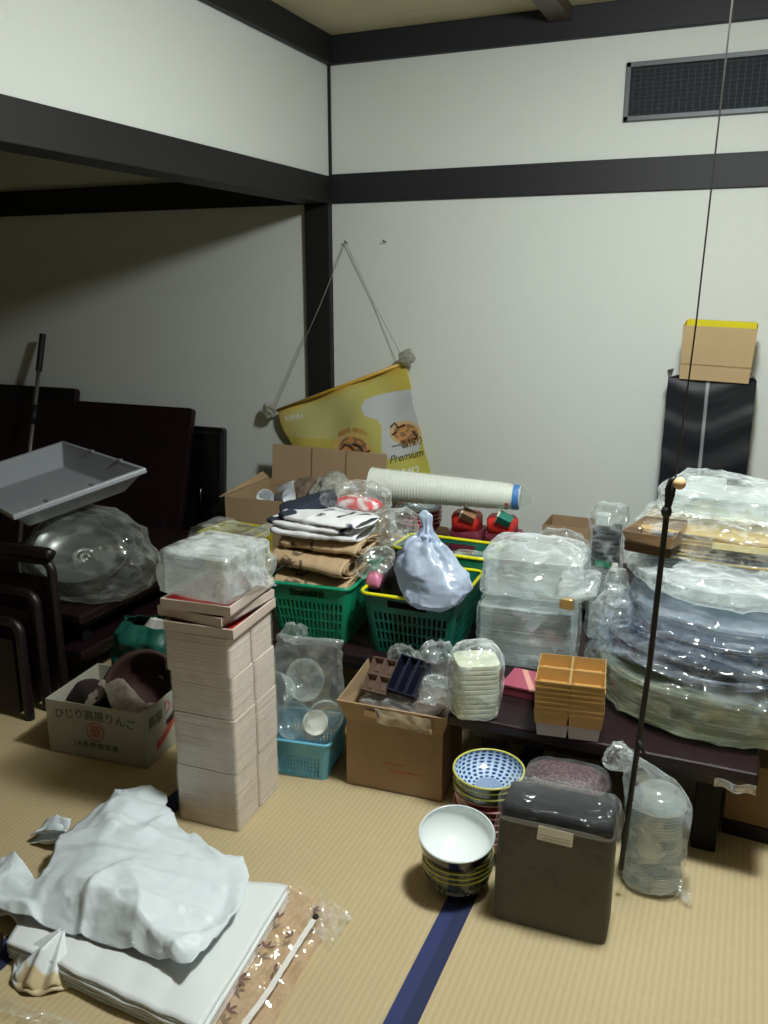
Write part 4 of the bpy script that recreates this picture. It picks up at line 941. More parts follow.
for i in range(6):
    dup(r0, (cX + 0.002 * math.sin(i * 2), cY, 0.002 + 0.0185 * (i + 1)), label='pink-rimmed dark red bowl, %s from the floor in the rear bowl stack' % ordn[i])
q0 = ring_bowl('bowl', 'lowest of the yellow-rimmed bowls in the rear stack, resting on the red ones', (cX, cY, 0.002 + 0.0185 * 7), 0.094, 0.066, (CV, blue_dots), (CV, lower_pat), YR, g2)
dup(q0, (cX + 0.001, cY, 0.002 + 0.0185 * 8), label='middle yellow-rimmed bowl in the rear stack, just under the blue dotted inside')
dup(q0, (cX - 0.001, cY - 0.001, 0.002 + 0.0185 * 9), rot=(R(2), 0, 0), label='topmost rear bowl showing its blue dotted inside and yellow rim')

# speckled brown oblong dishes, wrapped
sd_ = thing('speckled_dish_pack', 'film-wrapped stack of brown speckled oblong dishes between the bowls and the bag of cups', 'dishes', (-0.328, 1.955, 0.001), R(4))
def speck(co): return lin((104, 86, 88) if noise.noise(co * 190) > 0.05 else (68, 54, 58))
g = G().loft([(z, x, y, a, b, e) for z, x, y, a, b, e in layered_rings(0.205, 0.130, 0, 0.245, 13, 0.002, 3.2)], 56)
obj('nested_dishes', g, M('brown_dish', (72, 60, 64), rough=0.4), sd_)
g = G().loft([(0.2155, 0, 0, 0.098, 0.063, 3.0), (0.226, 0, 0, 0.092, 0.058, 3), (0.234, 0, 0, 0.08, 0.048, 2.8), (0.238, 0, 0, 0.05, 0.03, 2.4), (0.2385, 0, 0, 0.01, 0.01, 2)], 200, True, True)
gg = G()
for ring_i in range(1, 40):
    pass
def domep(u, v):
    a = 2 * math.pi * u; r_ = 1 - v; e = 3.0
    x = 0.105 * r_ * math.copysign(abs(math.cos(a)) ** (2 / e), math.cos(a)); y = 0.067 * r_ * math.copysign(abs(math.sin(a)) ** (2 / e), math.sin(a))
    return (x, y, 0.2455 + 0.024 * (1 - r_ ** 3.5))
obj('top_dish', G().grid(domep, 160, 40), M('speckled_brown', vcol=True, rough=0.6), sd_, smooth=True, vcol=speck)
g = bagmesh([(0.001, 0, 0, 0.103, 0.066, 3.2), (0.1, 0, 0, 0.107, 0.069, 3.2), (0.24, 0, 0, 0.108, 0.070, 3.2), (0.262, 0, 0, 0.100, 0.064, 3)], 56, 5, 0.003, 18, 4)
obj('film_wrap', g, FS, sd_, smooth=True)

# dark brown wrapped pack in front
dp = thing('dark_wrapped_pack', 'upright dark brown film-wrapped pack with a small white label on the tatami', 'pack', (-0.310, 1.752, 0.0005), R(2.2))
pm = M('dark_brown_nonwoven', (84, 76, 66), rough=0.85, var=0.04, vscale=5, bump=0.2, bscale=200)
g = G().loft([(0, 0, 0, 0.130, 0.060, 12), (0.012, 0, 0, 0.132, 0.061, 9), (0.13, 0, 0.003, 0.132, 0.062, 9), (0.262, 0.002, 0.008, 0.130, 0.060, 9), (0.272, 0.002, 0.010, 0.126, 0.056, 8)], 72)
obj('folded_bags', crumple(g, 0.0008, 9, 3), pm, dp, smooth=False, bevel=0.003)
g = G().loft([(0.272, 0.002, 0.010, 0.126, 0.056, 12), (0.290, 0.002, 0.014, 0.124, 0.052, 12), (0.299, 0.002, 0.018, 0.121, 0.046, 10)], 60)
obj('dark_top_fold', crumple(g, 0.0025, 20, 6), M('black_nonwoven', (22, 23, 27), rough=0.8), dp, smooth=True)
def kp(p): return 0.2 if p.z < 0.25 else 1.6
g = bagmesh([(0.0, 0, 0, 0.132, 0.062, 12), (0.006, 0, 0, 0.138, 0.0675, 12), (0.13, 0, 0.003, 0.139, 0.0695, 12), (0.26, 0.002, 0.008, 0.139, 0.069, 10), (0.298, 0.0, 0.016, 0.136, 0.058, 8), (0.312, 0, 0.022, 0.132, 0.046, 7)], 110, 8, 0.0035, 24, 5, keep=kp)
obj('plastic_bag', g, FILM('pack_film', dens=0.01, edge=0.12, scale=40, bump=0.6, crease=0.01, gloss=0.018), dp, smooth=True)
g = G().add([(-0.034, -0.0665, 0.243), (0.045, -0.0665, 0.241), (0.046, -0.0625, 0.274), (-0.032, -0.0625, 0.277)], [(0, 1, 2, 3)])
dpl = obj('label', g, PAPER, dp, solid=0.0006, offset=0)
g = G(); rnd = random.Random(8)
for r_ in range(4):
    x = -0.028
    while x < 0.034:
        l_ = rnd.uniform(0.003, 0.009); g.box((x + l_ / 2, -0.0660 + 0.00135 * r_ , 0.249 + r_ * 0.0068), (l_, 0.0014, 0.0015)); x += l_ + 0.0018
obj('label_print', g, INK, dpl)['kind'] = 'stuff'

# clear cups in a tied bag, right of the pack
cu = thing('clear_plastic_bag', 'tied clear bag with an upright sleeve of round cups, before the table leg', 'cups', (-0.105, 1.968, 0.001))
g = G().loft(layered_rings(0.135, 0.125, 0.012, 0.225, 26, 0.0025, 2.3), 44); g.xf(rot=(0, R(-2), 0))
obj('nested_cups', g, FILM('cup_plastic', tint=(240, 246, 250), dens=0.40, edge=0.25, scale=5, bump=0.1, rough=0.16, crease=0, body=(192, 202, 204)), cu, smooth=False)
g = G().lathe([(0.066, 0.225), (0.064, 0.24), (0.052, 0.256), (0.035, 0.262), (0.001, 0.262)], 40)
obj('top_cup', g, PET, cu, smooth=True)
g = bagmesh([(0.0, 0.01, 0, 0.05, 0.05, 2.2), (0.012, 0, 0, 0.072, 0.066, 2.3), (0.12, 0, 0, 0.078, 0.072, 2.3), (0.22, 0, 0, 0.079, 0.070, 2.2), (0.28, -0.02, -0.006, 0.066, 0.05, 2.1, 0.02), (0.325, -0.055, -0.012, 0.040, 0.030, 2, 0.06), (0.34, -0.075, -0.014, 0.022, 0.020, 2, 0.1), (0.345, -0.085, -0.016, 0.020, 0.02, 2, 0.1)], 64, 6, 0.006, 13, 7)
obj('plastic_bag', g, FILM('tied_bag_film', tint=(248, 250, 251), dens=0.10, edge=0.32, scale=18, bump=0.9, body=(212, 218, 221)), cu, smooth=True)
g = bagmesh([(-0.03, 0, 0, 0.02, 0.015, 2), (-0.01, 0, 0, 0.036, 0.028, 2.1, 0.1), (0.02, 0, 0, 0.034, 0.026, 2, 0.1), (0.04, 0, 0, 0.018, 0.014, 2, 0.1)], 44, 6, 0.009, 34, 8).xf(loc=(-0.100, -0.012, 0.325))
obj('gathered_neck', g, F3, cu, smooth=True)
g = crumple(G().grid(lambda u, v: (0.05 + 0.05 * u, -0.05 + 0.04 * v - 0.02 * u, 0.03 - 0.024 * u + 0.02 * v), 10, 8), 0.006, 40, 3)
obj('bag_corner', g, F3, cu, smooth=True)

# ------------------------------------------------------------------ things on the right table
Z = 0.301
GOLD = M('gold_tray_plastic', (204, 164, 102), rough=0.3, metal=0.6, coat=0.2)
gx, gy = -0.372, 2.125
g3 = 'gold four-compartment trays stacked at the table edge'
ct0 = None
foot = M('white_translucent_tray', (196, 186, 184), rough=0.35)
gx, gy = -0.362, 2.135
wt = comp_tray('compartment_tray', 'white translucent four-compartment tray under the gold ones on the table', (gx, gy, Z), (0, 0, R(8)), 2, 2, 0.082, 0.085, 0.036, foot)
gn = ['lowest gold tray of the stack, resting on the white tray', 'second gold tray up from the white tray', 'third gold tray up from the white tray', 'fourth gold tray up from the white tray', 'fifth gold tray up from the white tray', 'gold tray just below the topmost one in its stack']
ct0 = comp_tray('compartment_tray', gn[0], (gx, gy, Z + 0.036), (0, 0, R(8)), 2, 2, 0.0885, 0.090, 0.036, GOLD, group=g3)
for i in range(1, 6):
    dup(ct0, (gx + 0.0006 * (i % 2), gy - 0.0008 * i, Z + 0.036 + 0.0145 * i), rot=(0, 0, R(8 + 0.3 * (i % 3))), label=gn[i])
dup(ct0, (gx, gy - 0.005, Z + 0.036 + 0.0145 * 6 + 0.001), rot=(0, 0, R(8)), label='topmost gold four-compartment tray, its wells open to view, at the table edge')

lp = thing('bag_of_lidded_pots', 'rounded clear bag of pale square containers at the left corner of the right table', 'containers', (-0.617, 2.100, Z))
g = G().loft([(z, x, y, a, b, e) for z, x, y, a, b, e in layered_rings(0.118, 0.110, 0.004, 0.160, 11, 0.0012, 5)], 48)
obj('nested_containers', g, M('pale_cream_plastic', (206, 208, 186), rough=0.3), lp).rotation_euler = (0, 0, R(28))
g = bagmesh([(0.0, 0, 0, 0.05, 0.05, 2.4), (0.008, 0, 0, 0.068, 0.066, 2.6), (0.08, 0, 0, 0.078, 0.074, 2.6), (0.155, 0, 0, 0.078, 0.072, 2.5), (0.19, 0.0, 0, 0.06, 0.055, 2.2, 0.04), (0.208, 0.01, 0, 0.03, 0.03, 2, 0.08)], 60, 6, 0.006, 14, 9)
obj('plastic_bag', g, F1, lp, smooth=True)

pb_ = thing('pink_lidded_box', 'small flat box with a pink and cream striped lid beside the gold trays', 'box', (-0.502, 2.285, Z), R(-4))
obj('box_base', G().box((0, 0, 0.014), (0.14, 0.12, 0.028)), M('dull_red_card', (120, 46, 60), rough=0.6), pb_, bevel=0.002)
def pkc(co): return lin((206, 150, 140) if abs(co.x + co.y * 0.5 + 0.01) < 0.009 or abs(co.x + co.y * 0.5 - 0.04) < 0.004 else (158, 74, 96))
obj('lid', G().grid(lambda u, v: (-0.072 + 0.144 * u, -0.062 + 0.124 * v, 0.0335), 60, 60), M('pink_lid', vcol=True, rough=0.5), pb_, vcol=pkc, solid=0.005)

def cont_bag(label, loc, rz, w, d, h, n, film, seed, cont=PET, e=9, amp=0.007, fr=14, pad=0.012, top=0.03, name='bag_of_clear_containers', rot=None, jit=0.001):
    t = thing(name, label, 'containers', loc, rz, None, rot)
    obj('nested_containers', G().loft(layered_rings(w, d, 0.004, h, n, 0.002, e, jit, seed), 56), cont, t)
    g = bagmesh([(0.0, 0, 0, w / 2, d / 2, e * .7), (0.01, 0, 0, w / 2 + pad, d / 2 + pad, e * .6), (h * 0.5, 0, 0, w / 2 + pad * 1.1, d / 2 + pad * 1.1, e * .5), (h + 0.004, 0, 0, w / 2 + pad, d / 2 + pad, e * .5), (h + top * 0.6, 0, 0, w / 2 * 0.92, d / 2 * 0.86, 4.5), (h + top, 0, 0, w / 2 * 0.5, d / 2 * 0.4, 2.5)], 80, 7, amp, fr, seed)
    obj('plastic_bag', g, film, t, smooth=True)
    return t
cont_bag('lower clear bag of rectangular clear containers behind the pink-lidded box', (-0.575, 2.545, Z), R(5), 0.285, 0.22, 0.185, 15, F1, 21, e=14, amp=0.005)
ub = cont_bag('upper clear bag of rectangular containers, on top of the lower container bag', (-0.562, 2.555, Z + 0.218), R(3), 0.29, 0.21, 0.12, 7, F2, 22, top=0.05, amp=0.008, e=12)
lc = thing('clear_hinged_lid', 'stiff clear square lid leaning against the upper container bag', 'lid', (-0.405, 2.41, 0.60), R(-6), None, (R(28), R(-12), R(-8)))
obj('lid_body', G().loft([(0, 0, 0, 0.065, 0.055, 7), (0.012, 0, 0, 0.062, 0.052, 7), (0.024, 0, 0, 0.05, 0.04, 6)], 48), F1, lc, smooth=True)
gc = G().loft([(0, 0, 0, 0.022, 0.016, 5), (0.028, 0, 0, 0.020, 0.014, 5), (0.030, 0, 0, 0.018, 0.012, 5)], 24)
o = obj('gold_foil_cup', gc, GOLD); o.location = (-0.437, 2.42, Z + 0.222); tag(o, 'small gold foil cup between the container bags', 'cup')

# ------------------------------------------------------------------ wrapped party platters on the right table
def platter_pack(label, loc, rx, ry, h, n, cont, film, seed, e=2.3, amp=0.012, fr=9, dish=False, rot=(0, 0, 0), pad=0.02, edge_mat=None, top=0.02):
    t = thing('wrapped_platters', label, 'platters', loc, 0, 'film-wrapped party platters piled on the right table', rot)
    g = G().loft(layered_rings(2 * rx, 2 * ry, 0.004, h, n, 0.004, e, 0.0015, seed), 72)
    obj('nested_platters', g, cont, t)
    if edge_mat:
        pts = []
        for i in range(72):
            a = 2 * math.pi * i / 72; pts.append((rx * 1.01 * math.copysign(abs(math.cos(a)) ** (2 / e), math.cos(a)), ry * 1.01 * math.copysign(abs(math.sin(a)) ** (2 / e), math.sin(a)), 0.012))
        obj('dark_rim', G().tube(pts, 0.009, 8, closed=True), edge_mat, t, smooth=True)
    g = bagmesh([(-0.001, 0, 0, rx * .92, ry * .92, e), (0.012, 0, 0, rx + pad, ry + pad, e), (h * .5, 0, 0, rx + pad * 1.2, ry + pad * 1.2, e), (h, 0, 0, rx + pad, ry + pad, e), (h + top * .6, 0, 0, rx * .9, ry * .9, e), (h + top, 0, 0, rx * .5, ry * .5, e)], 130, 6, amp, fr, seed)
    obj('plastic_bag', g, film, t, smooth=True)
    # the slack mouth of the bag hangs down around the front
    def sk(u, v):
        a = R(-200 + 220 * u); k_ = noise.noise(Vector((u * 5, seed, 0)))
        rr = 1 + 0.10 * v + 0.05 * noise.noise(Vector((u * 9, v * 2, seed)))
        return Vector(((rx + pad * 1.4) * rr * math.cos(a), (ry + pad * 1.4) * rr * math.sin(a), h * 0.7 - v * (0.05 + 0.05 * k_ + 0.03 * math.sin(u * 11 + seed))))
    if seed in (32, 33): obj('loose_film', crumple(G().grid(sk, 130, 14), amp * 1.3, fr * 1.5, seed + 3), film, t, smooth=True)
    return t
DKP = M('black_platter_plastic', (22, 24, 28), rough=0.25, coat=0.3)
GFILM = FILM('olive_bag_film', tint=(240, 242, 232), dens=0.12, edge=0.35, scale=13, bump=1.1, body=(190, 192, 178), crease=0.2)
SIL = FILM('silvery_lid_plastic', tint=(240, 245, 248), dens=0.32, edge=0.3, scale=5, bump=0.15, rough=0.1, crease=0, body=(178, 186, 190))
platter_pack('lowest and widest wrapped platter pack, greenish clear, resting on the right table', (0.0, 2.46, Z + 0.008), 0.315, 0.30, 0.118, 9, PETG, GFILM, 31, amp=0.012, fr=8)
platter_pack('bluish wrapped pack of black platters, second up on the right table', (0.005, 2.48, Z + 0.155), 0.31, 0.29, 0.055, 5, DKP, FB, 32, amp=0.012, fr=8, rot=(R(1), R(1), 0), edge_mat=DKP)
platter_pack('wrapped pack of oval black platters with silvery lids, third up on the right table', (0.03, 2.47, Z + 0.240), 0.27, 0.25, 0.07, 9, SIL, FB, 33, amp=0.011, fr=10, rot=(R(2), R(-0.5), R(-4)), edge_mat=DKP)
platter_pack('cloudy wrapped pack of clear platter lids, fourth up on the right table', (0.02, 2.51, Z + 0.345), 0.275, 0.25, 0.045, 6, PET, F2, 34, amp=0.013, fr=9, rot=(R(1), R(1), R(5)))
def goldblack(co): return lin((206, 176, 110) if noise.noise(Vector((co.x * 12, co.y * 12, co.z * 20))) > -0.02 else (36, 30, 28))
gbk = thing('wrapped_platters', 'wrapped gold and black rectangular platters on top of the round platter packs', 'platters', (0.02, 2.57, Z + 0.418), 0, None, (R(2), 0, R(-4)))
g = G().loft(layered_rings(0.52, 0.34, 0.0, 0.075, 7, 0.004, 9, 0.003, 4), 80)
obj('nested_platters', g, M('gold_black_plastic', vcol=True, rough=0.2, metal=0.4), gbk, vcol=goldblack)
obj('gold_strip', G().box((0.09, -0.172, 0.055), (0.30, 0.006, 0.018)), M('pale_gold', (232, 214, 150), rough=0.25, metal=0.3), gbk)
g = bagmesh([(0.0, 0, 0, 0.26, 0.17, 5), (0.01, 0, 0, 0.285, 0.19, 4.5), (0.07, 0, 0, 0.285, 0.19, 4.5), (0.10, 0, 0, 0.24, 0.15, 3.5), (0.11, 0, 0, 0.14, 0.09, 3)], 110, 7, 0.012, 12, 35)
obj('plastic_bag', g, F3, gbk, smooth=True)
gt = thing('gold_folded_tray', 'shiny bronze and gold tray stack sticking out left of the gold and black platters', 'tray', (-0.205, 2.40, Z + 0.435), R(-14))
gt.scale = (0.86, 0.86, 0.86)
g = G().add([(-0.075, -0.05, 0), (0.075, -0.06, 0.0), (0.085, 0.05, 0), (-0.06, 0.06, 0), (-0.085, -0.06, 0.035), (0.085, -0.07, 0.04), (0.085, 0.06, 0.07), (-0.06, 0.07, 0.06)],
            [(3, 2, 1, 0), (0, 1, 5, 4), (1, 2, 6, 5), (2, 3, 7, 6), (3, 0, 4, 7)])
obj('upper_tray', g.xf(loc=(0, 0, 0.03)), M('bronze_gold', (168, 148, 128), rough=0.22, metal=0.6), gt, solid=0.003, bevel=0.002)
g = G().loft(layered_rings(0.16, 0.12, 0.0, 0.03, 5, 0.003, 8, 0.002, 7), 44)
obj('nested_trays', g, M('bronze_black', (70, 54, 36), rough=0.2, metal=0.5), gt)
tp = thing('bag_of_clear_containers', 'silvery wrapped pack of clear containers at the very top of the platter heap', 'containers', (0.0, 2.60, Z + 0.512), R(-3))
obj('nested_containers', G().loft(layered_rings(0.36, 0.20, 0.004, 0.06, 5, 0.003, 6, 0.002, 3), 60), PET, tp)
obj('clear_box', G().loft([(0.062, -0.09, 0, 0.055, 0.045, 8), (0.090, -0.09, 0, 0.052, 0.042, 8), (0.093, -0.09, 0, 0.048, 0.038, 8)], 40), PET, tp)
g = bagmesh([(0.0, 0, 0, 0.19, 0.11, 5), (0.01, 0, 0, 0.215, 0.125, 4), (0.06, 0, 0, 0.22, 0.13, 3.5), (0.085, -0.03, 0, 0.16, 0.09, 3), (0.108, -0.07, 0, 0.085, 0.06, 3), (0.115, -0.07, 0, 0.03, 0.03, 2)], 100, 7, 0.008, 14, 36)
obj('plastic_bag', g, F1, tp, smooth=True)
# loose crumpled film filling the gap left of the platters
for (lx, ly, lz, sx_, sy_, sz, sd, lb) in ((-0.335, 2.415, 0.305, 0.045, 0.05, 0.13, 41, 'crumpled clear film between the lower container bag and the platters, low on the table'),
                                      (-0.318, 2.60, 0.305, 0.05, 0.06, 0.30, 42, 'tall crumpled clear film standing behind the stiff clear lid'),
                                      (-0.30, 2.40, 0.45, 0.05, 0.06, 0.17, 43, 'crumpled clear film at the left edge of the black platter pack')):
    g = bagmesh([(0.0, 0, 0, sx_ * .8, sy_ * .7, 2.2), (sz * .3, 0, 0, sx_ * 1.05, sy_ * .9, 2.2), (sz * .75, 0, 0, sx_ * .95, sy_ * .8, 2), (sz, 0.0, 0, sx_ * .4, sy_ * .3, 2)], 60, 8, 0.016, 17, sd)
    o = obj('crumpled_film', g, F3, smooth=True); o.location = (lx, ly, lz); tag(o, lb, 'plastic film')
g = crumple(G().grid(lambda u, v: (-0.09 + 0.18 * u, 0.06 - 0.08 * v, 0.02 + 0.008 * math.sin(u * 12) - 0.02 * v), 24, 10), 0.008, 26, 5)

# black cups with green label, wrapped
bc = thing('black_cup_sleeve', 'clear-wrapped upright stack of small black cups with a green label, near the back wall', 'cups', (-0.385, 2.78, Z))
g = G().loft(layered_rings(0.088, 0.088, 0.25, 0.385, 8, 0.010, 5), 40); obj('nested_cups', g, M('dark_cup_plastic', (52, 56, 58), rough=0.3), bc)
obj('lower_cups', G().loft(layered_rings(0.082, 0.082, 0.0, 0.24, 22, 0.003, 6), 40), PET, bc)
g = G().box((0.0, -0.0445, 0.268), (0.055, 0.001, 0.022)); obj('green_label', g, M('label_green', (20, 120, 84), rough=0.5), bc)
obj('white_label', G().box((0.035, -0.0445, 0.262), (0.024, 0.001, 0.03)), PAPER, bc)
obj('top_cup', G().box((-0.015, 0.0, 0.408), (0.045, 0.045, 0.04)), M('pale_grey_plastic', (180, 190, 186), rough=0.3), bc, bevel=0.004)
g = bagmesh([(0.0, 0, 0, 0.045, 0.045, 5), (0.01, 0, 0, 0.05, 0.05, 5), (0.38, 0, 0, 0.056, 0.055, 4), (0.42, 0, 0, 0.065, 0.05, 3), (0.46, 0.01, 0, 0.05, 0.03, 2.2)], 60, 9, 0.010, 16, 4)
obj('plastic_bag', g, FILM('cup_sleeve_film', dens=0.04, edge=0.3, scale=24, bump=1.0, gloss=0.06), bc, smooth=True)

# ------------------------------------------------------------------ boxes against the back wall
bk_ = thing('black_carton', 'tall glossy black carton leaning on the back wall under the tan box', 'box', (-0.138, 3.50, 0.301), 0, None, (R(-4), 0, 0))
w, d, h = 0.315, 0.115, 0.80
def wavy(u, v, s):
    x = -w / 2 + w * u; z = h * v; return (x, s * (d / 2) + 0.004 * math.sin(v * 34 + 2 * math.sin(u * 4)) * s, z)
g = G().grid(lambda u, v: wavy(u, v, -1), 16, 70)
g.grid(lambda u, v: wavy(1 - u, v, 1), 16, 70)
for sx in (-1, 1):
    g.grid(lambda u, v: (sx * (w / 2 + 0.002 * math.sin(v * 30)), wavy(0 if sx < 0 else 1, v, 1)[1] * (1 - 2 * u), h * v), 4, 70)
obj('carton_body', g, M('glossy_black_card', (18, 20, 27), rough=0.3, coat=0.3, bump=0.25, bscale=9), bk_, smooth=True)
obj('centre_stripe', G().grid(lambda u, v: (-0.018 + 0.012 * u, wavy(0.5, v, -1)[1] - 0.0015, h * v), 1, 70), M('grey_stripe', (120, 122, 126), rough=0.4), bk_)  # pale grey vertical stripe near the middle of the carton front
g = G().add([(-w / 2, -d / 2, h), (w / 2, -d / 2, h), (w / 2 - 0.01, -d / 2 - 0.005, h + 0.012), (-w / 2 + 0.03, -d / 2 - 0.005, h + 0.012)], [(0, 1, 2, 3)])
g.add([(-w / 2, d / 2, h), (-w / 2, -d / 2, h), (-w / 2 - 0.006, -d / 2, h + 0.03), (-w / 2 + 0.008, d / 2, h + 0.035)], [(0, 1, 2, 3)])
g.add([(w / 2, -d / 2, h), (w / 2, d / 2, h), (w / 2 - 0.02, d / 2, h + 0.03), (w / 2 - 0.03, 0.0, h + 0.035)], [(0, 1, 2, 3)])
g.grid(lambda u, v: (-w / 2 + w * u, -d / 2 + d * v, h - 0.004), 1, 1)
obj('top_flap', g, M('glossy_black_card'), bk_, solid=0.002)
tb = thing('tan_box', 'small upright tan box with a yellow inside, set on top of the black carton', 'box', (-0.130, 3.530, 1.106), R(-1.5), None, (R(10), R(2), R(-1)))
w, d, h = 0.246, 0.088, 0.205; th = 0.003
TAN = M('tan_card', (182, 156, 116), rough=0.75, var=0.04); YIN = M('yellow_card_lining', (214, 200, 40), rough=0.5)
g = G().add([(-w / 2, -d / 2, 0), (w / 2, -d / 2, 0), (w / 2, d / 2, 0), (-w / 2, d / 2, 0), (-w / 2 - 0.006, -d / 2 - 0.004, h), (w / 2 + 0.006, -d / 2 - 0.004, h), (w / 2 + 0.004, d / 2, h), (-w / 2 - 0.004, d / 2, h)],
            [(3, 2, 1, 0), (0, 1, 5, 4), (1, 2, 6, 5), (2, 3, 7, 6), (3, 0, 4, 7)])
obj('box_body', g, TAN, tb, solid=th)
k = 0.004
g = G().add([(-w / 2 + k, -d / 2 + k, 0.005), (w / 2 - k, -d / 2 + k, 0.005), (w / 2 - k, d / 2 - k, 0.005), (-w / 2 + k, d / 2 - k, 0.005), (-w / 2 - 0.006 + k, -d / 2 - 0.004 + k, h), (w / 2 + 0.006 - k, -d / 2 - 0.004 + k, h), (w / 2 + 0.004 - k, d / 2 - k, h + 0.006), (-w / 2 - 0.004 + k, d / 2 - k, h + 0.006)],
            [(3, 2, 1, 0), (0, 1, 5, 4), (1, 2, 6, 5), (2, 3, 7, 6), (3, 0, 4, 7)])
obj('yellow_lining', g, YIN, tb)
obj('crease_line', G().box((0, -d / 2 - 0.0052, 0.062), (w, 0.0008, 0.0012)), M('tan_crease', (140, 108, 72), rough=0.8), tb)
carton('cardboard_box', 'low tan cardboard box against the back wall behind the container bags', (-0.63, 3.52, 0.301), 0, 0.22, 0.18, 0.185)
g = bagmesh([(0.0, 0, 0, 0.15, 0.10, 3), (0.02, 0, 0, 0.165, 0.115, 3), (0.14, 0, 0, 0.16, 0.115, 2.6), (0.20, 0, 0, 0.14, 0.08, 2.2), (0.25, 0.03, 0, 0.07, 0.04, 2)], 80, 7, 0.018, 14, 51)
o = obj('crumpled_film', g, F1, smooth=True); o.location = (-0.63, 3.14, 0.302); tag(o, 'big billow of clear film behind the container bags, right of the cup sleeve', 'plastic film')

# open cardboard box at the corner
cbx = thing('cardboard_box', 'open brown cardboard box in the corner below the yellow banner, its back flap raised', 'box', (-1.765, 3.30, 0.301), R(2))
w, d, h = 0.62, 0.40, 0.255; th = 0.006
g = G(); g.box((0, 0, th / 2), (w, d, th))
for sy in (-1, 1): g.box((0, sy * (d / 2 - th / 2), h / 2), (w, th, h))
for sx in (-1, 1): g.box((sx * (w / 2 - th / 2), 0, h / 2), (th, d - 2 * th, h))
obj('box_body', g, KRAFTD, cbx)
def fl4(u, v): return (-w / 2 + 0.02 + (w - 0.04) * u, d / 2 - 0.004 + 0.02 * v, h + 0.165 * v - 0.012 * u * v)
obj('flap', G().grid(fl4, 8, 2), KRAFTD, cbx, solid=0.005)
obj('flap', G().add([(-w / 2, d / 2, h), (-w / 2, -d / 2, h), (-w / 2 - 0.035, -d / 2 + 0.01, h - 0.01), (-w / 2 - 0.02, d / 2 - 0.02, h + 0.03)], [(0, 1, 2, 3)]), KRAFTD, cbx, solid=0.005)
obj('flap', G().add([(w / 2, -d / 2, h), (w / 2, d / 2, h), (w / 2 + 0.05, d / 2, h + 0.02), (w / 2 + 0.05, -d / 2 + 0.02, h + 0.01)], [(0, 1, 2, 3)]), KRAFTD, cbx, solid=0.005)
for i in range(2):
    obj('crease_line', G().add([Vector(fl4(0.36 + 0.30 * i, 0)) + Vector((0, -0.0062, 0)), Vector(fl4(0.365 + 0.30 * i, 0)) + Vector((0, -0.0062, 0)), Vector(fl4(0.365 + 0.30 * i, 1)) + Vector((0, -0.0062, 0)), Vector(fl4(0.36 + 0.30 * i, 1)) + Vector((0, -0.0062, 0))], [(0, 1, 2, 3)]), M('card_crease', (112, 86, 64), rough=0.9), cbx)
def lumpy(name, label, cat, loc, rx, ry, rz_, mat, seed, amp=0.014, fr=16, grp=None, sm=True):
    g = bagmesh([(0.0, 0, 0, rx * .75, ry * .75, 2.4), (rz_ * .2, 0, 0, rx, ry, 2.3), (rz_ * .6, 0, 0, rx * .95, ry * .95, 2.1), (rz_ * .9, 0, 0, rx * .6, ry * .6, 2), (rz_, 0, 0, rx * .15, ry * .15, 2)], 56, 6, amp, fr, seed)
    o = obj(name, g, mat, smooth=sm); o.location = loc; return tag(o, label, cat, grp)
lumpy('crumpled_newspaper', 'ball of crumpled grey newspaper in the middle of the open corner box', 'paper', (-1.63, 3.28, 0.44), 0.115, 0.10, 0.22, M('newspaper_grey', (160, 158, 150), rough=0.9, var=0.3, vscale=60), 61)
lumpy('crumpled_paper', 'dark brown crumpled wrapping left of the newspaper ball in the corner box', 'paper', (-1.80, 3.34, 0.44), 0.10, 0.09, 0.17, M('brown_grey_wrap', (120, 104, 88), rough=0.8, var=0.35, vscale=26), 62, amp=0.02)
for i, (x, y, z, lb) in enumerate(((-1.935, 3.18, 0.538, 'white foam cup lying at the left end of the open corner box'), (-1.865, 3.17, 0.540, 'white foam cup lying second from the left in the open corner box'), (-1.90, 3.24, 0.556, 'white foam cup lying behind the other two in the open corner box'))):
    g = G().lathe([(0.001, 0), (0.026, 0), (0.036, 0.075), (0.038, 0.078), (0.034, 0.076), (0.024, 0.004), (0.001, 0.003)], 28).xf(rot=(R(78), 0, R(30 + 40 * i)))
    o = obj('foam_cup', g, M('white_foam', (216, 220, 224), rough=0.5), smooth=True); o.location = (x, y + 0.03, z); tag(o, lb, 'cup', 'foam cups in the corner box')
lumpy('paper_bundle', 'plain bundle of white packing paper under the foam cups in the corner box', 'paper', (-1.90, 3.25, 0.31), 0.10, 0.12, 0.20, M('white_packing', (190, 190, 186), rough=0.8), 63, amp=0.006)
lumpy('brown_bag_bundle', 'crumpled tan paper at the right of the open corner box, by the cup sleeve', 'paper', (-1.525, 3.24, 0.44), 0.07, 0.09, 0.16, M('tan_paper', (150, 122, 96), rough=0.8), 64, amp=0.012)
lumpy('paper_bundle', 'base bundle of brown packing paper filling the bottom of the corner box', 'paper', (-1.66, 3.29, 0.31), 0.16, 0.14, 0.13, M('brown_grey_wrap'), 65, amp=0.008)

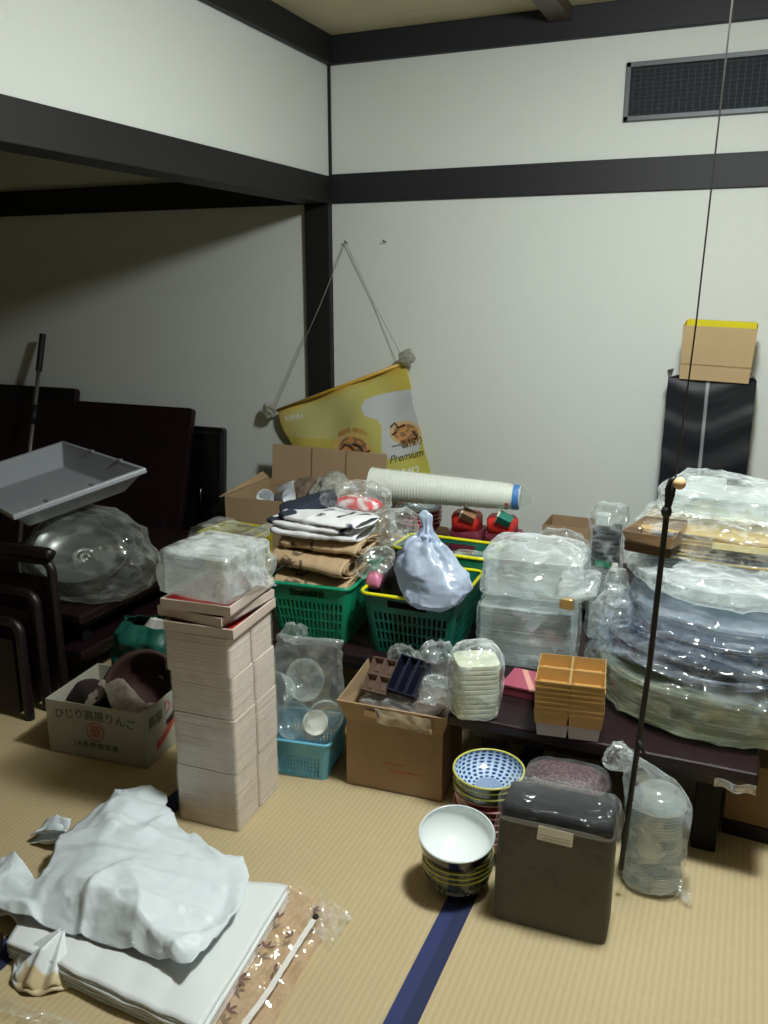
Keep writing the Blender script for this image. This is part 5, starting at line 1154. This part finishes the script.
# sleeve of paper cups lying across the heap
E0, E1 = Vector((-1.325, 2.99, 0.700)), Vector((-0.725, 3.07, 0.682))
ax = (E1 - E0); Lc = ax.length; q = ax.to_track_quat('Z', 'Y').to_euler()
cs = thing('paper_cup_sleeve', 'long wrapped sleeve of white paper cups lying across the heap below the banner', 'cups', E0, 0, None, tuple(q))
rings = []; n = 46
for i in range(n):
    z = Lc * 0.88 * i / n; r_ = 0.063 - 0.013 * i / n; dz = Lc * 0.88 / n
    rings += [(z, 0, 0, r_, r_, 2), (z + dz * .3, 0, 0, r_, r_, 2), (z + dz * .35, 0, 0, r_ - 0.0016, r_ - 0.0016, 2), (z + dz * .98, 0, 0, r_ - 0.002, r_ - 0.002, 2)]
g = G().loft(rings, 40, False, True)
obj('nested_cups', g, M('white_paper_cup', (220, 220, 214), rough=0.55), cs, smooth=False)
obj('cup_mouth', G().lathe([(0.001, 0.012), (0.055, 0.010), (0.0625, 0.0), (0.0645, -0.001), (0.0635, 0.003)], 36), M('white_paper_cup'), cs, smooth=True)
cbl = obj('cup_base_label', G().loft([(Lc * .865, 0, 0, 0.0485, 0.0485, 2), (Lc * .90, 0, 0, 0.0478, 0.0478, 2)], 40, False, False), PAPER, cs)
obj('blue_label', G().loft([(Lc * .915, 0, 0, 0.0482, 0.0482, 2), (Lc * .955, 0, 0, 0.047, 0.047, 2)], 40, False, False), M('label_blue', (60, 120, 186), rough=0.5), cbl)
obj('end_cup', G().loft([(Lc * .88, 0, 0, 0.046, 0.046, 2), (Lc * .96, 0, 0, 0.044, 0.044, 2)], 40), M('white_paper_cup'), cs)
for a, z_, mm in ((-1.75, .88, RD), (-2.2, .88, INK), (-2.7, .885, RD)): obj('label_mark', G().box((0.0462 * math.cos(a), 0.0462 * math.sin(a), Lc * z_), (0.006, 0.014, 0.012), (0, 0, a)), mm, cbl)
g = bagmesh([(0.0, 0, 0, 0.066, 0.066, 2), (Lc * .3, 0, 0, 0.0625, 0.0625, 2), (Lc * .6, 0, 0, 0.058, 0.058, 2), (Lc * .95, 0, 0, 0.053, 0.053, 2), (Lc * 1.0, 0, 0, 0.036, 0.036, 2, 0.05), (Lc * 1.04, 0, -0.01, 0.014, 0.014, 2, 0.1)], 48, 7, 0.0018, 16, 8, cap0=False)
obj('plastic_sleeve', g, FS, cs, smooth=True)
# behind: bowls and red packets carrying it
rb = thing('patterned_bowl_stack_box', 'small red-rimmed crate behind the pale blue bag, carrying the patterned bowls', 'crate', (-1.175, 3.14, Z))
obj('crate_body', G().loft([(0, 0, 0, 0.095, 0.10, 8), (0.18, 0, 0, 0.10, 0.105, 8), (0.185, 0, 0, 0.095, 0.10, 8)], 40), KRAFTD, rb)
gr = 'patterned bowls behind the pale blue bag'
def dotw(co): return lin((54, 84, 92) if math.sin(math.atan2(co.y, co.x) * 26) * math.sin(co.z * 300 + math.hypot(co.x, co.y) * 500) > 0.1 else (196, 204, 204))
k0 = ring_bowl('bowl', 'lowest pink-rimmed bowl under the left part of the cup sleeve', (-1.175, 3.12, Z + 0.187), 0.095, 0.055, (CV, dotw), (CV, redpat), PR, gr)
for i, nm in enumerate(('second pink-rimmed bowl from the bottom under the left part of the cup sleeve', 'third pink-rimmed bowl from the bottom under the left part of the cup sleeve', 'topmost patterned bowl under the left part of the cup sleeve')):
    dup(k0, (-1.175, 3.12, Z + 0.187 + 0.0165 * (i + 1)), label=nm)
for i, (x, lb, lidc) in enumerate(((-0.955, 'left red packet with a small brown carton on top, under the cup sleeve', (150, 110, 80)), (-0.815, 'right red packet with a small green carton on top, under the cup sleeve', (40, 120, 100)))):
    t = thing('red_packet', lb, 'packet', (x, 3.10, Z), R(-4), 'red packets under the cup sleeve')
    obj('packet_base', G().loft([(0, 0, 0, 0.062, 0.06, 6), (0.22, 0, 0, 0.066, 0.062, 6), (0.235, 0, 0, 0.062, 0.058, 6)], 36), M('purple_red_wrap', (112, 44, 60), rough=0.4, var=0.4, vscale=30), t)
    g = crumple(G().loft([(0.225, -0.004, -0.014, 0.054, 0.045, 5), (0.285, -0.004, -0.014, 0.056, 0.045, 5), (0.30, -0.004, -0.014, 0.048, 0.038, 4)], 32), 0.004, 30, i)
    obj('red_tub', g, M('bright_red_plastic', (214, 52, 48), rough=0.35), t, smooth=True)
    obj('small_carton', G().box((0.022, -0.062, 0.300), (0.052, 0.036, 0.032), (R(30), R(24), R(10))), M('carton_%s' % ('brown', 'green')[i], lidc, rough=0.5), t)
    obj('carton_end', G().box((-0.0045, -0.065, 0.311), (0.006, 0.037, 0.033), (R(30), R(24), R(10))), PAPER, t)
# brown box right of the table leg
cx_ = thing('brown_board_box', 'brown box with a dark plinth standing on the tatami behind the right table leg', 'box', (0.27, 2.42, 0.0), R(-4))
obj('box_body', G().box((0, 0, 0.131), (0.42, 0.36, 0.175)), M('tan_brown_board', (128, 100, 66), rough=0.7, var=0.08), cx_, bevel=0.002)
obj('plinth', G().box((0, 0, 0.0215), (0.42, 0.37, 0.043)), DW, cx_, bevel=0.002)
g = crumple(G().grid(lambda u, v: (0.015 + 0.095 * u, 2.052 + 0.008 * math.sin(u * 9) - 0.004 * v, 0.250 + 0.024 * v - 0.004 * u * (1 - v)), 22, 6), 0.003, 40, 5)
o = obj('film_strip', g, F3, smooth=True, solid=0.0004); tag(o, 'torn strip of clear film hanging under the right end of the front table edge', 'plastic film')

# ------------------------------------------------------------------ white bags in the left foreground
WB = M('white_bag_plastic', (220, 228, 233), rough=0.42, spec=0.35, bump=0.12, bscale=28)
WP = M('white_bag_bundle', (226, 230, 230), rough=0.5)
def quad(P, u, v):
    a = Vector(P[0]).lerp(Vector(P[1]), u); b = Vector(P[3]).lerp(Vector(P[2]), u); return a.lerp(b, v)
# base: flat pack of folded bags (near-left, near-right, far-right, far-left)
ang = math.atan2(0.07, 0.40)
wbp = thing('white_bag_pack', 'thick pack of folded white plastic bags on the tatami, left foreground', 'bags', (-1.10, 1.30, 0.0008))
BC = [(-0.295, -0.155), (0.235, -0.185), (0.190, 0.25), (-0.40, 0.12)]
n_l = 9
for i in range(n_l):
    z0 = 0.0045 * i; sh = 0.006 * math.sin(i * 2.3)
    def fn(u, v, i=i, z0=z0, sh=sh):
        p = quad([Vector((x, y, 0)) for x, y in BC], u, v)
        w_ = 0.004 * math.sin(u * 15 + 0.4 * math.sin(v * 5)) * (i / n_l) + 0.0035 * noise.noise(Vector((u * 5, v * 5, i * 0.2))) * (i / n_l)
        return Vector((p.x + sh, p.y - sh * 0.7 + 0.004 * noise.noise(Vector((u * 9, v * 3, i * 3.3))), z0 + abs(w_) + 0.001))
    obj('folded_bag', G().grid(fn, 46, 28), WP, wbp, smooth=True, solid=0.0036, offset=0)
# top: one large crumpled bag
lb_ = thing('large_white_bag', 'large opened white plastic bag spread over the pack of folded white bags', 'bag', (-1.20, 1.40, 0.047))
LBO = Vector((-1.20, 1.40, 0.047))
outline = [(-1.453, 1.727, 0.08), (-1.405, 1.735, 0.062), (-1.375, 1.70, 0.055), (-1.286, 1.633, 0.05), (-1.133, 1.571, 0.056), (-1.043, 1.56, 0.06), (-0.994, 1.512, 0.058), (-0.952, 1.401, 0.064), (-0.948, 1.208, 0.078),
           (-1.06, 1.225, 0.05), (-1.226, 1.215, 0.05), (-1.363, 1.205, 0.05), (-1.479, 1.205, 0.05), (-1.58, 1.20, 0.03), (-1.69, 1.328, 0.028), (-1.626, 1.345, 0.05), (-1.590, 1.362, 0.07), (-1.50, 1.330, 0.05), (-1.474, 1.310, 0.05), (-1.50, 1.40, 0.058), (-1.530, 1.455, 0.062), (-1.540, 1.56, 0.055), (-1.527, 1.667, 0.075)]
inner = [(-1.343, 1.309, 0.125), (-1.225, 1.285, 0.125), (-1.122, 1.262, 0.118), (-1.382, 1.441, 0.105), (-1.251, 1.469, 0.098), (-1.082, 1.396, 0.09), (-1.012, 1.392, 0.078), (-1.417, 1.596, 0.098), (-1.43, 1.253, 0.07), (-1.355, 1.38, 0.10), (-1.03, 1.235, 0.092), (-1.36, 1.57, 0.078), (-1.30, 1.54, 0.092), (-1.46, 1.64, 0.088), (-1.16, 1.52, 0.082), (-1.20, 1.37, 0.112), (-1.52, 1.27, 0.062), (-1.30, 1.245, 0.075), (-1.14, 1.24, 0.08)]
from mathutils.geometry import delaunay_2d_cdt
allp = outline + inner; no = len(outline)
vo, eo, fo, *_ = delaunay_2d_cdt([Vector(p[:2]) for p in allp], [(i, (i + 1) % no) for i in range(no)], [], 1, 1e-5)
def zat(p):
    b = min(allp, key=lambda q: (q[0] - p[0]) ** 2 + (q[1] - p[1]) ** 2); return b[2]
g = G().add([Vector((p[0], p[1], zat(p))) - LBO for p in vo], [tuple(f) for f in fo])
def split4(g):
    mid = {}; V = list(g.v); F = []
    def mp_(a, b):
        k_ = (min(a, b), max(a, b))
        if k_ not in mid: mid[k_] = len(V); V.append((g.v[a] + g.v[b]) / 2)
        return mid[k_]
    for a, b, c in g.f:
        x, y, z = mp_(a, b), mp_(b, c), mp_(c, a); F += [(a, x, z), (x, b, y), (z, y, c), (x, y, z)]
    return G().add(V, F)
for _ in range(4):
    g = split4(g)
    # soften the planes a little between splits, so that folds stay but corners round off
    nb = {}
    for f in g.f:
        for i in range(3): nb.setdefault(f[i], set()).update((f[(i + 1) % 3], f[(i + 2) % 3]))
    if _ in (1, 2): g.v = [p * 0.6 + sum((g.v[j] for j in nb[i]), Vector()) / len(nb[i]) * 0.4 if len(nb[i]) >= 6 else p for i, p in enumerate(g.v)]
def fold(p):
    q = Vector((p.x * 5.5 + p.y * 2.2, p.y * 4.0 - p.x * 1.0, 2.7)); q += noise.noise_vector(p * 5) * 0.5
    return 0.014 * max(0, 1 - abs(noise.noise(q)) * 5) + 0.008 * max(0, 1 - abs(noise.noise(Vector((p.x * 3 - p.y * 9, p.y * 6, 9.1)))) * 4)
g.v = [p + Vector((0, 0, fold(p))) for p in g.v]
g = crumple(g, 0.0045, 9, 3); g = crumple(g, 0.0016, 26, 5)
obj('bag_sheet', g, WB, lb_, smooth=True, solid=0.0008, offset=1)
# handles sticking out
for (P, lab, sd) in (([(-0.46, 0.08, -0.03), (-0.455, 0.14, -0.015), (-0.38, 0.15, 0.0), (-0.34, 0.09, 0.01)], None, 2), ([(-0.455, 0.07, -0.044), (-0.45, 0.13, -0.03), (-0.38, 0.145, -0.012), (-0.34, 0.08, 0.0)], None, 3)):
    gh = crumple(G().grid(lambda u, v: quad(P, u, v) + Vector((0, 0, 0.018 * math.sin(u * 7 + sd) * math.sin(v * 3))), 14, 12), 0.006, 24, sd)
    obj('bag_handle', gh, WB, lb_, smooth=True, solid=0.0012, offset=1)
# bundled handles with yellowed tips
hb = thing('bag_handle_bundle', 'fanned bundle of white bag handles with yellowed ends, at the near left', 'bag handles', (-1.285, 1.175, 0.004), R(-8))
def hbf(u, v):
    a = R(-150 + 120 * u); r_ = 0.012 + 0.115 * v
    return Vector((r_ * math.cos(a) * 0.72, r_ * math.sin(a) * 0.95 + 0.03, 0.062 * (1 - v) ** 0.8 + 0.010 * math.sin(u * 24) * v + 0.022 * math.exp(-((u - 0.5) / 0.12) ** 2) * (1 - abs(2 * v - 1)) + 0.005))
def hcol(co):
    r_ = math.hypot(co.x, co.y - 0.03)
    return lin((206, 188, 150)) if (r_ > 0.088 and co.x > -0.02 + 0.01 * noise.noise(co * 50)) else lin((226, 232, 234))
obj('handle_fan', G().grid(hbf, 60, 20), M('handle_plastic', vcol=True, rough=0.45), hb, smooth=True, vcol=hcol, solid=0.002, offset=1)
obj('handle_layers', G().grid(lambda u, v: (lambda p: Vector((p.x * 1.06, (p.y - 0.03) * 1.05 + 0.03, p.z * 0.45)))(hbf(u, v)), 60, 20), M('handle_plastic'), hb, smooth=True, vcol=hcol, solid=0.002, offset=1)
gs = G().grid(lambda u, v: Vector((-0.03 - 0.26 * u, 0.02 + 0.10 * v + 0.05 * u, 0.018 + 0.010 * math.sin(u * 16) * (1 - 0.5 * v))), 44, 12)
o = obj('folded_bag_edge', crumple(gs, 0.004, 18, 4), WP, smooth=True, solid=0.006, offset=0); o.location = (-1.30, 1.17, 0.01)
tag(o, 'wavy folded edge of white bags running to the left border of the photo', 'bags')

# printed cellophane sleeve with leaves
cl = thing('cellophane_sleeve', 'clear cellophane sleeve with brown leaf print and white strip, beside the white bags', 'sleeve', (-0.84, 1.29, 0.0008))
CC = [(-0.06, -0.16), (0.085, -0.14), (0.06, 0.27), (-0.075, 0.30)]
def cf(u, v, k=1.0):
    p = quad([Vector((x, y, 0)) for x, y in CC], u, v)
    return Vector((p.x, p.y, 0.004 + 0.026 * (1 - u) ** 1.5 + 0.006 * abs(math.sin(v * 17 + u * 6)) * (0.4 + u)))
g = crumple(G().grid(lambda u, v: cf(u, v), 30, 60), 0.003, 20, 5)
for i, p in enumerate(g.v): g.v[i] = Vector((p.x, p.y, max(p.z, 0.0012)))
obj('film', g, FILM('cellophane', tint=(252, 244, 240), dens=0.12, edge=0.25, scale=22, bump=0.9, rough=0.08, crease=0.12, body=(220, 206, 200)), cl, smooth=True)
LV = M('leaf_print_brown', (112, 84, 80), rough=0.5)
rnd = random.Random(12)
for (u, v, s_, a0) in ((0.22, 0.30, 0.024, 0.4), (0.30, 0.52, 0.022, 1.5), (0.18, 0.72, 0.020, 2.2), (0.62, 0.42, 0.022, 0.9), (0.55, 0.66, 0.016, 2.8), (0.60, 0.90, 0.018, 0.2), (0.15, 0.50, 0.016, 2.0), (0.35, 0.12, 0.022, 1.0), (0.75, 0.75, 0.014, 0.6)):
    c_ = cf(u, v); g = G()
    P = [Vector((0, 0, 0))]; F = []
    for k_ in range(3):
        a = a0 + (k_ - 1) * 0.9; b_ = len(P) if k_ else 0
        base = len(P)
        P += [Vector((s_ * t_ * math.cos(a) - wd_ * math.sin(a), s_ * t_ * math.sin(a) + wd_ * math.cos(a), 0)) for t_, wd_ in ((0.35, s_ * .16), (0.75, s_ * .17), (1.15, 0), (0.75, -s_ * .17), (0.35, -s_ * .16))]
        F.append((0, base + 4, base + 3, base + 2, base + 1, base))
    g.add([c_ + p + Vector((0, 0, 0.004)) for p in P], F)
    obj('leaf_print', g, LV, cl)
zs_ = [(0.035, -0.15), (0.038, -0.02), (0.034, 0.06), (0.030, 0.14), (0.028, 0.205)]
g = G().grid(lambda u, v: (lambda e_: Vector((e_.x + (u - 0.5) * 0.013, e_.y, 0.021 + 0.0008 * math.sin(v * 60))))(edge(zs_, v)), 2, 50)
obj('zip_strip', g, M('white_zip_plastic', (226, 222, 216), rough=0.4), cl, solid=0.002)
g = G().lathe([(0.001, -0.004), (0.006, -0.003), (0.008, 0.0), (0.006, 0.004), (0.001, 0.005)], 16).xf(loc=(0.028, 0.214, 0.021))
obj('zip_pull', g, M('black_rubber'), cl, smooth=True)
g = crumple(G().grid(lambda u, v: (0.0 + 0.10 * u, 0.20 + 0.11 * v - 0.05 * u, 0.006 + 0.012 * abs(math.sin(u * 8 + v * 5))), 16, 16), 0.005, 34, 6)
obj('film_corner', g, F3, cl, smooth=True)
g = crumple(G().grid(lambda u, v: (-0.24 + 0.30 * u, -0.275 - 0.035 * v + 0.01 * u, 0.006 + 0.006 * abs(math.sin(u * 22 + v * 3))), 30, 8), 0.004, 34, 7)
o = obj('film_margin', g, F3, smooth=True); o.location = (-1.10, 1.33, 0.001); tag(o, 'narrow margin of clear film showing under the near edge of the white bag pack', 'plastic film')
db = thing('dark_board', 'dark red lacquered board end lying on the tatami at the lower left border', 'board', (-1.46, 1.135, 0.0), R(38))
obj('board_body', G().box((-0.04, 0, 0.012), (0.16, 0.055, 0.022)), DW, db, bevel=0.002)
obj('board_edge', G().box((-0.04, -0.030, 0.010), (0.16, 0.004, 0.016)), DW2, db)
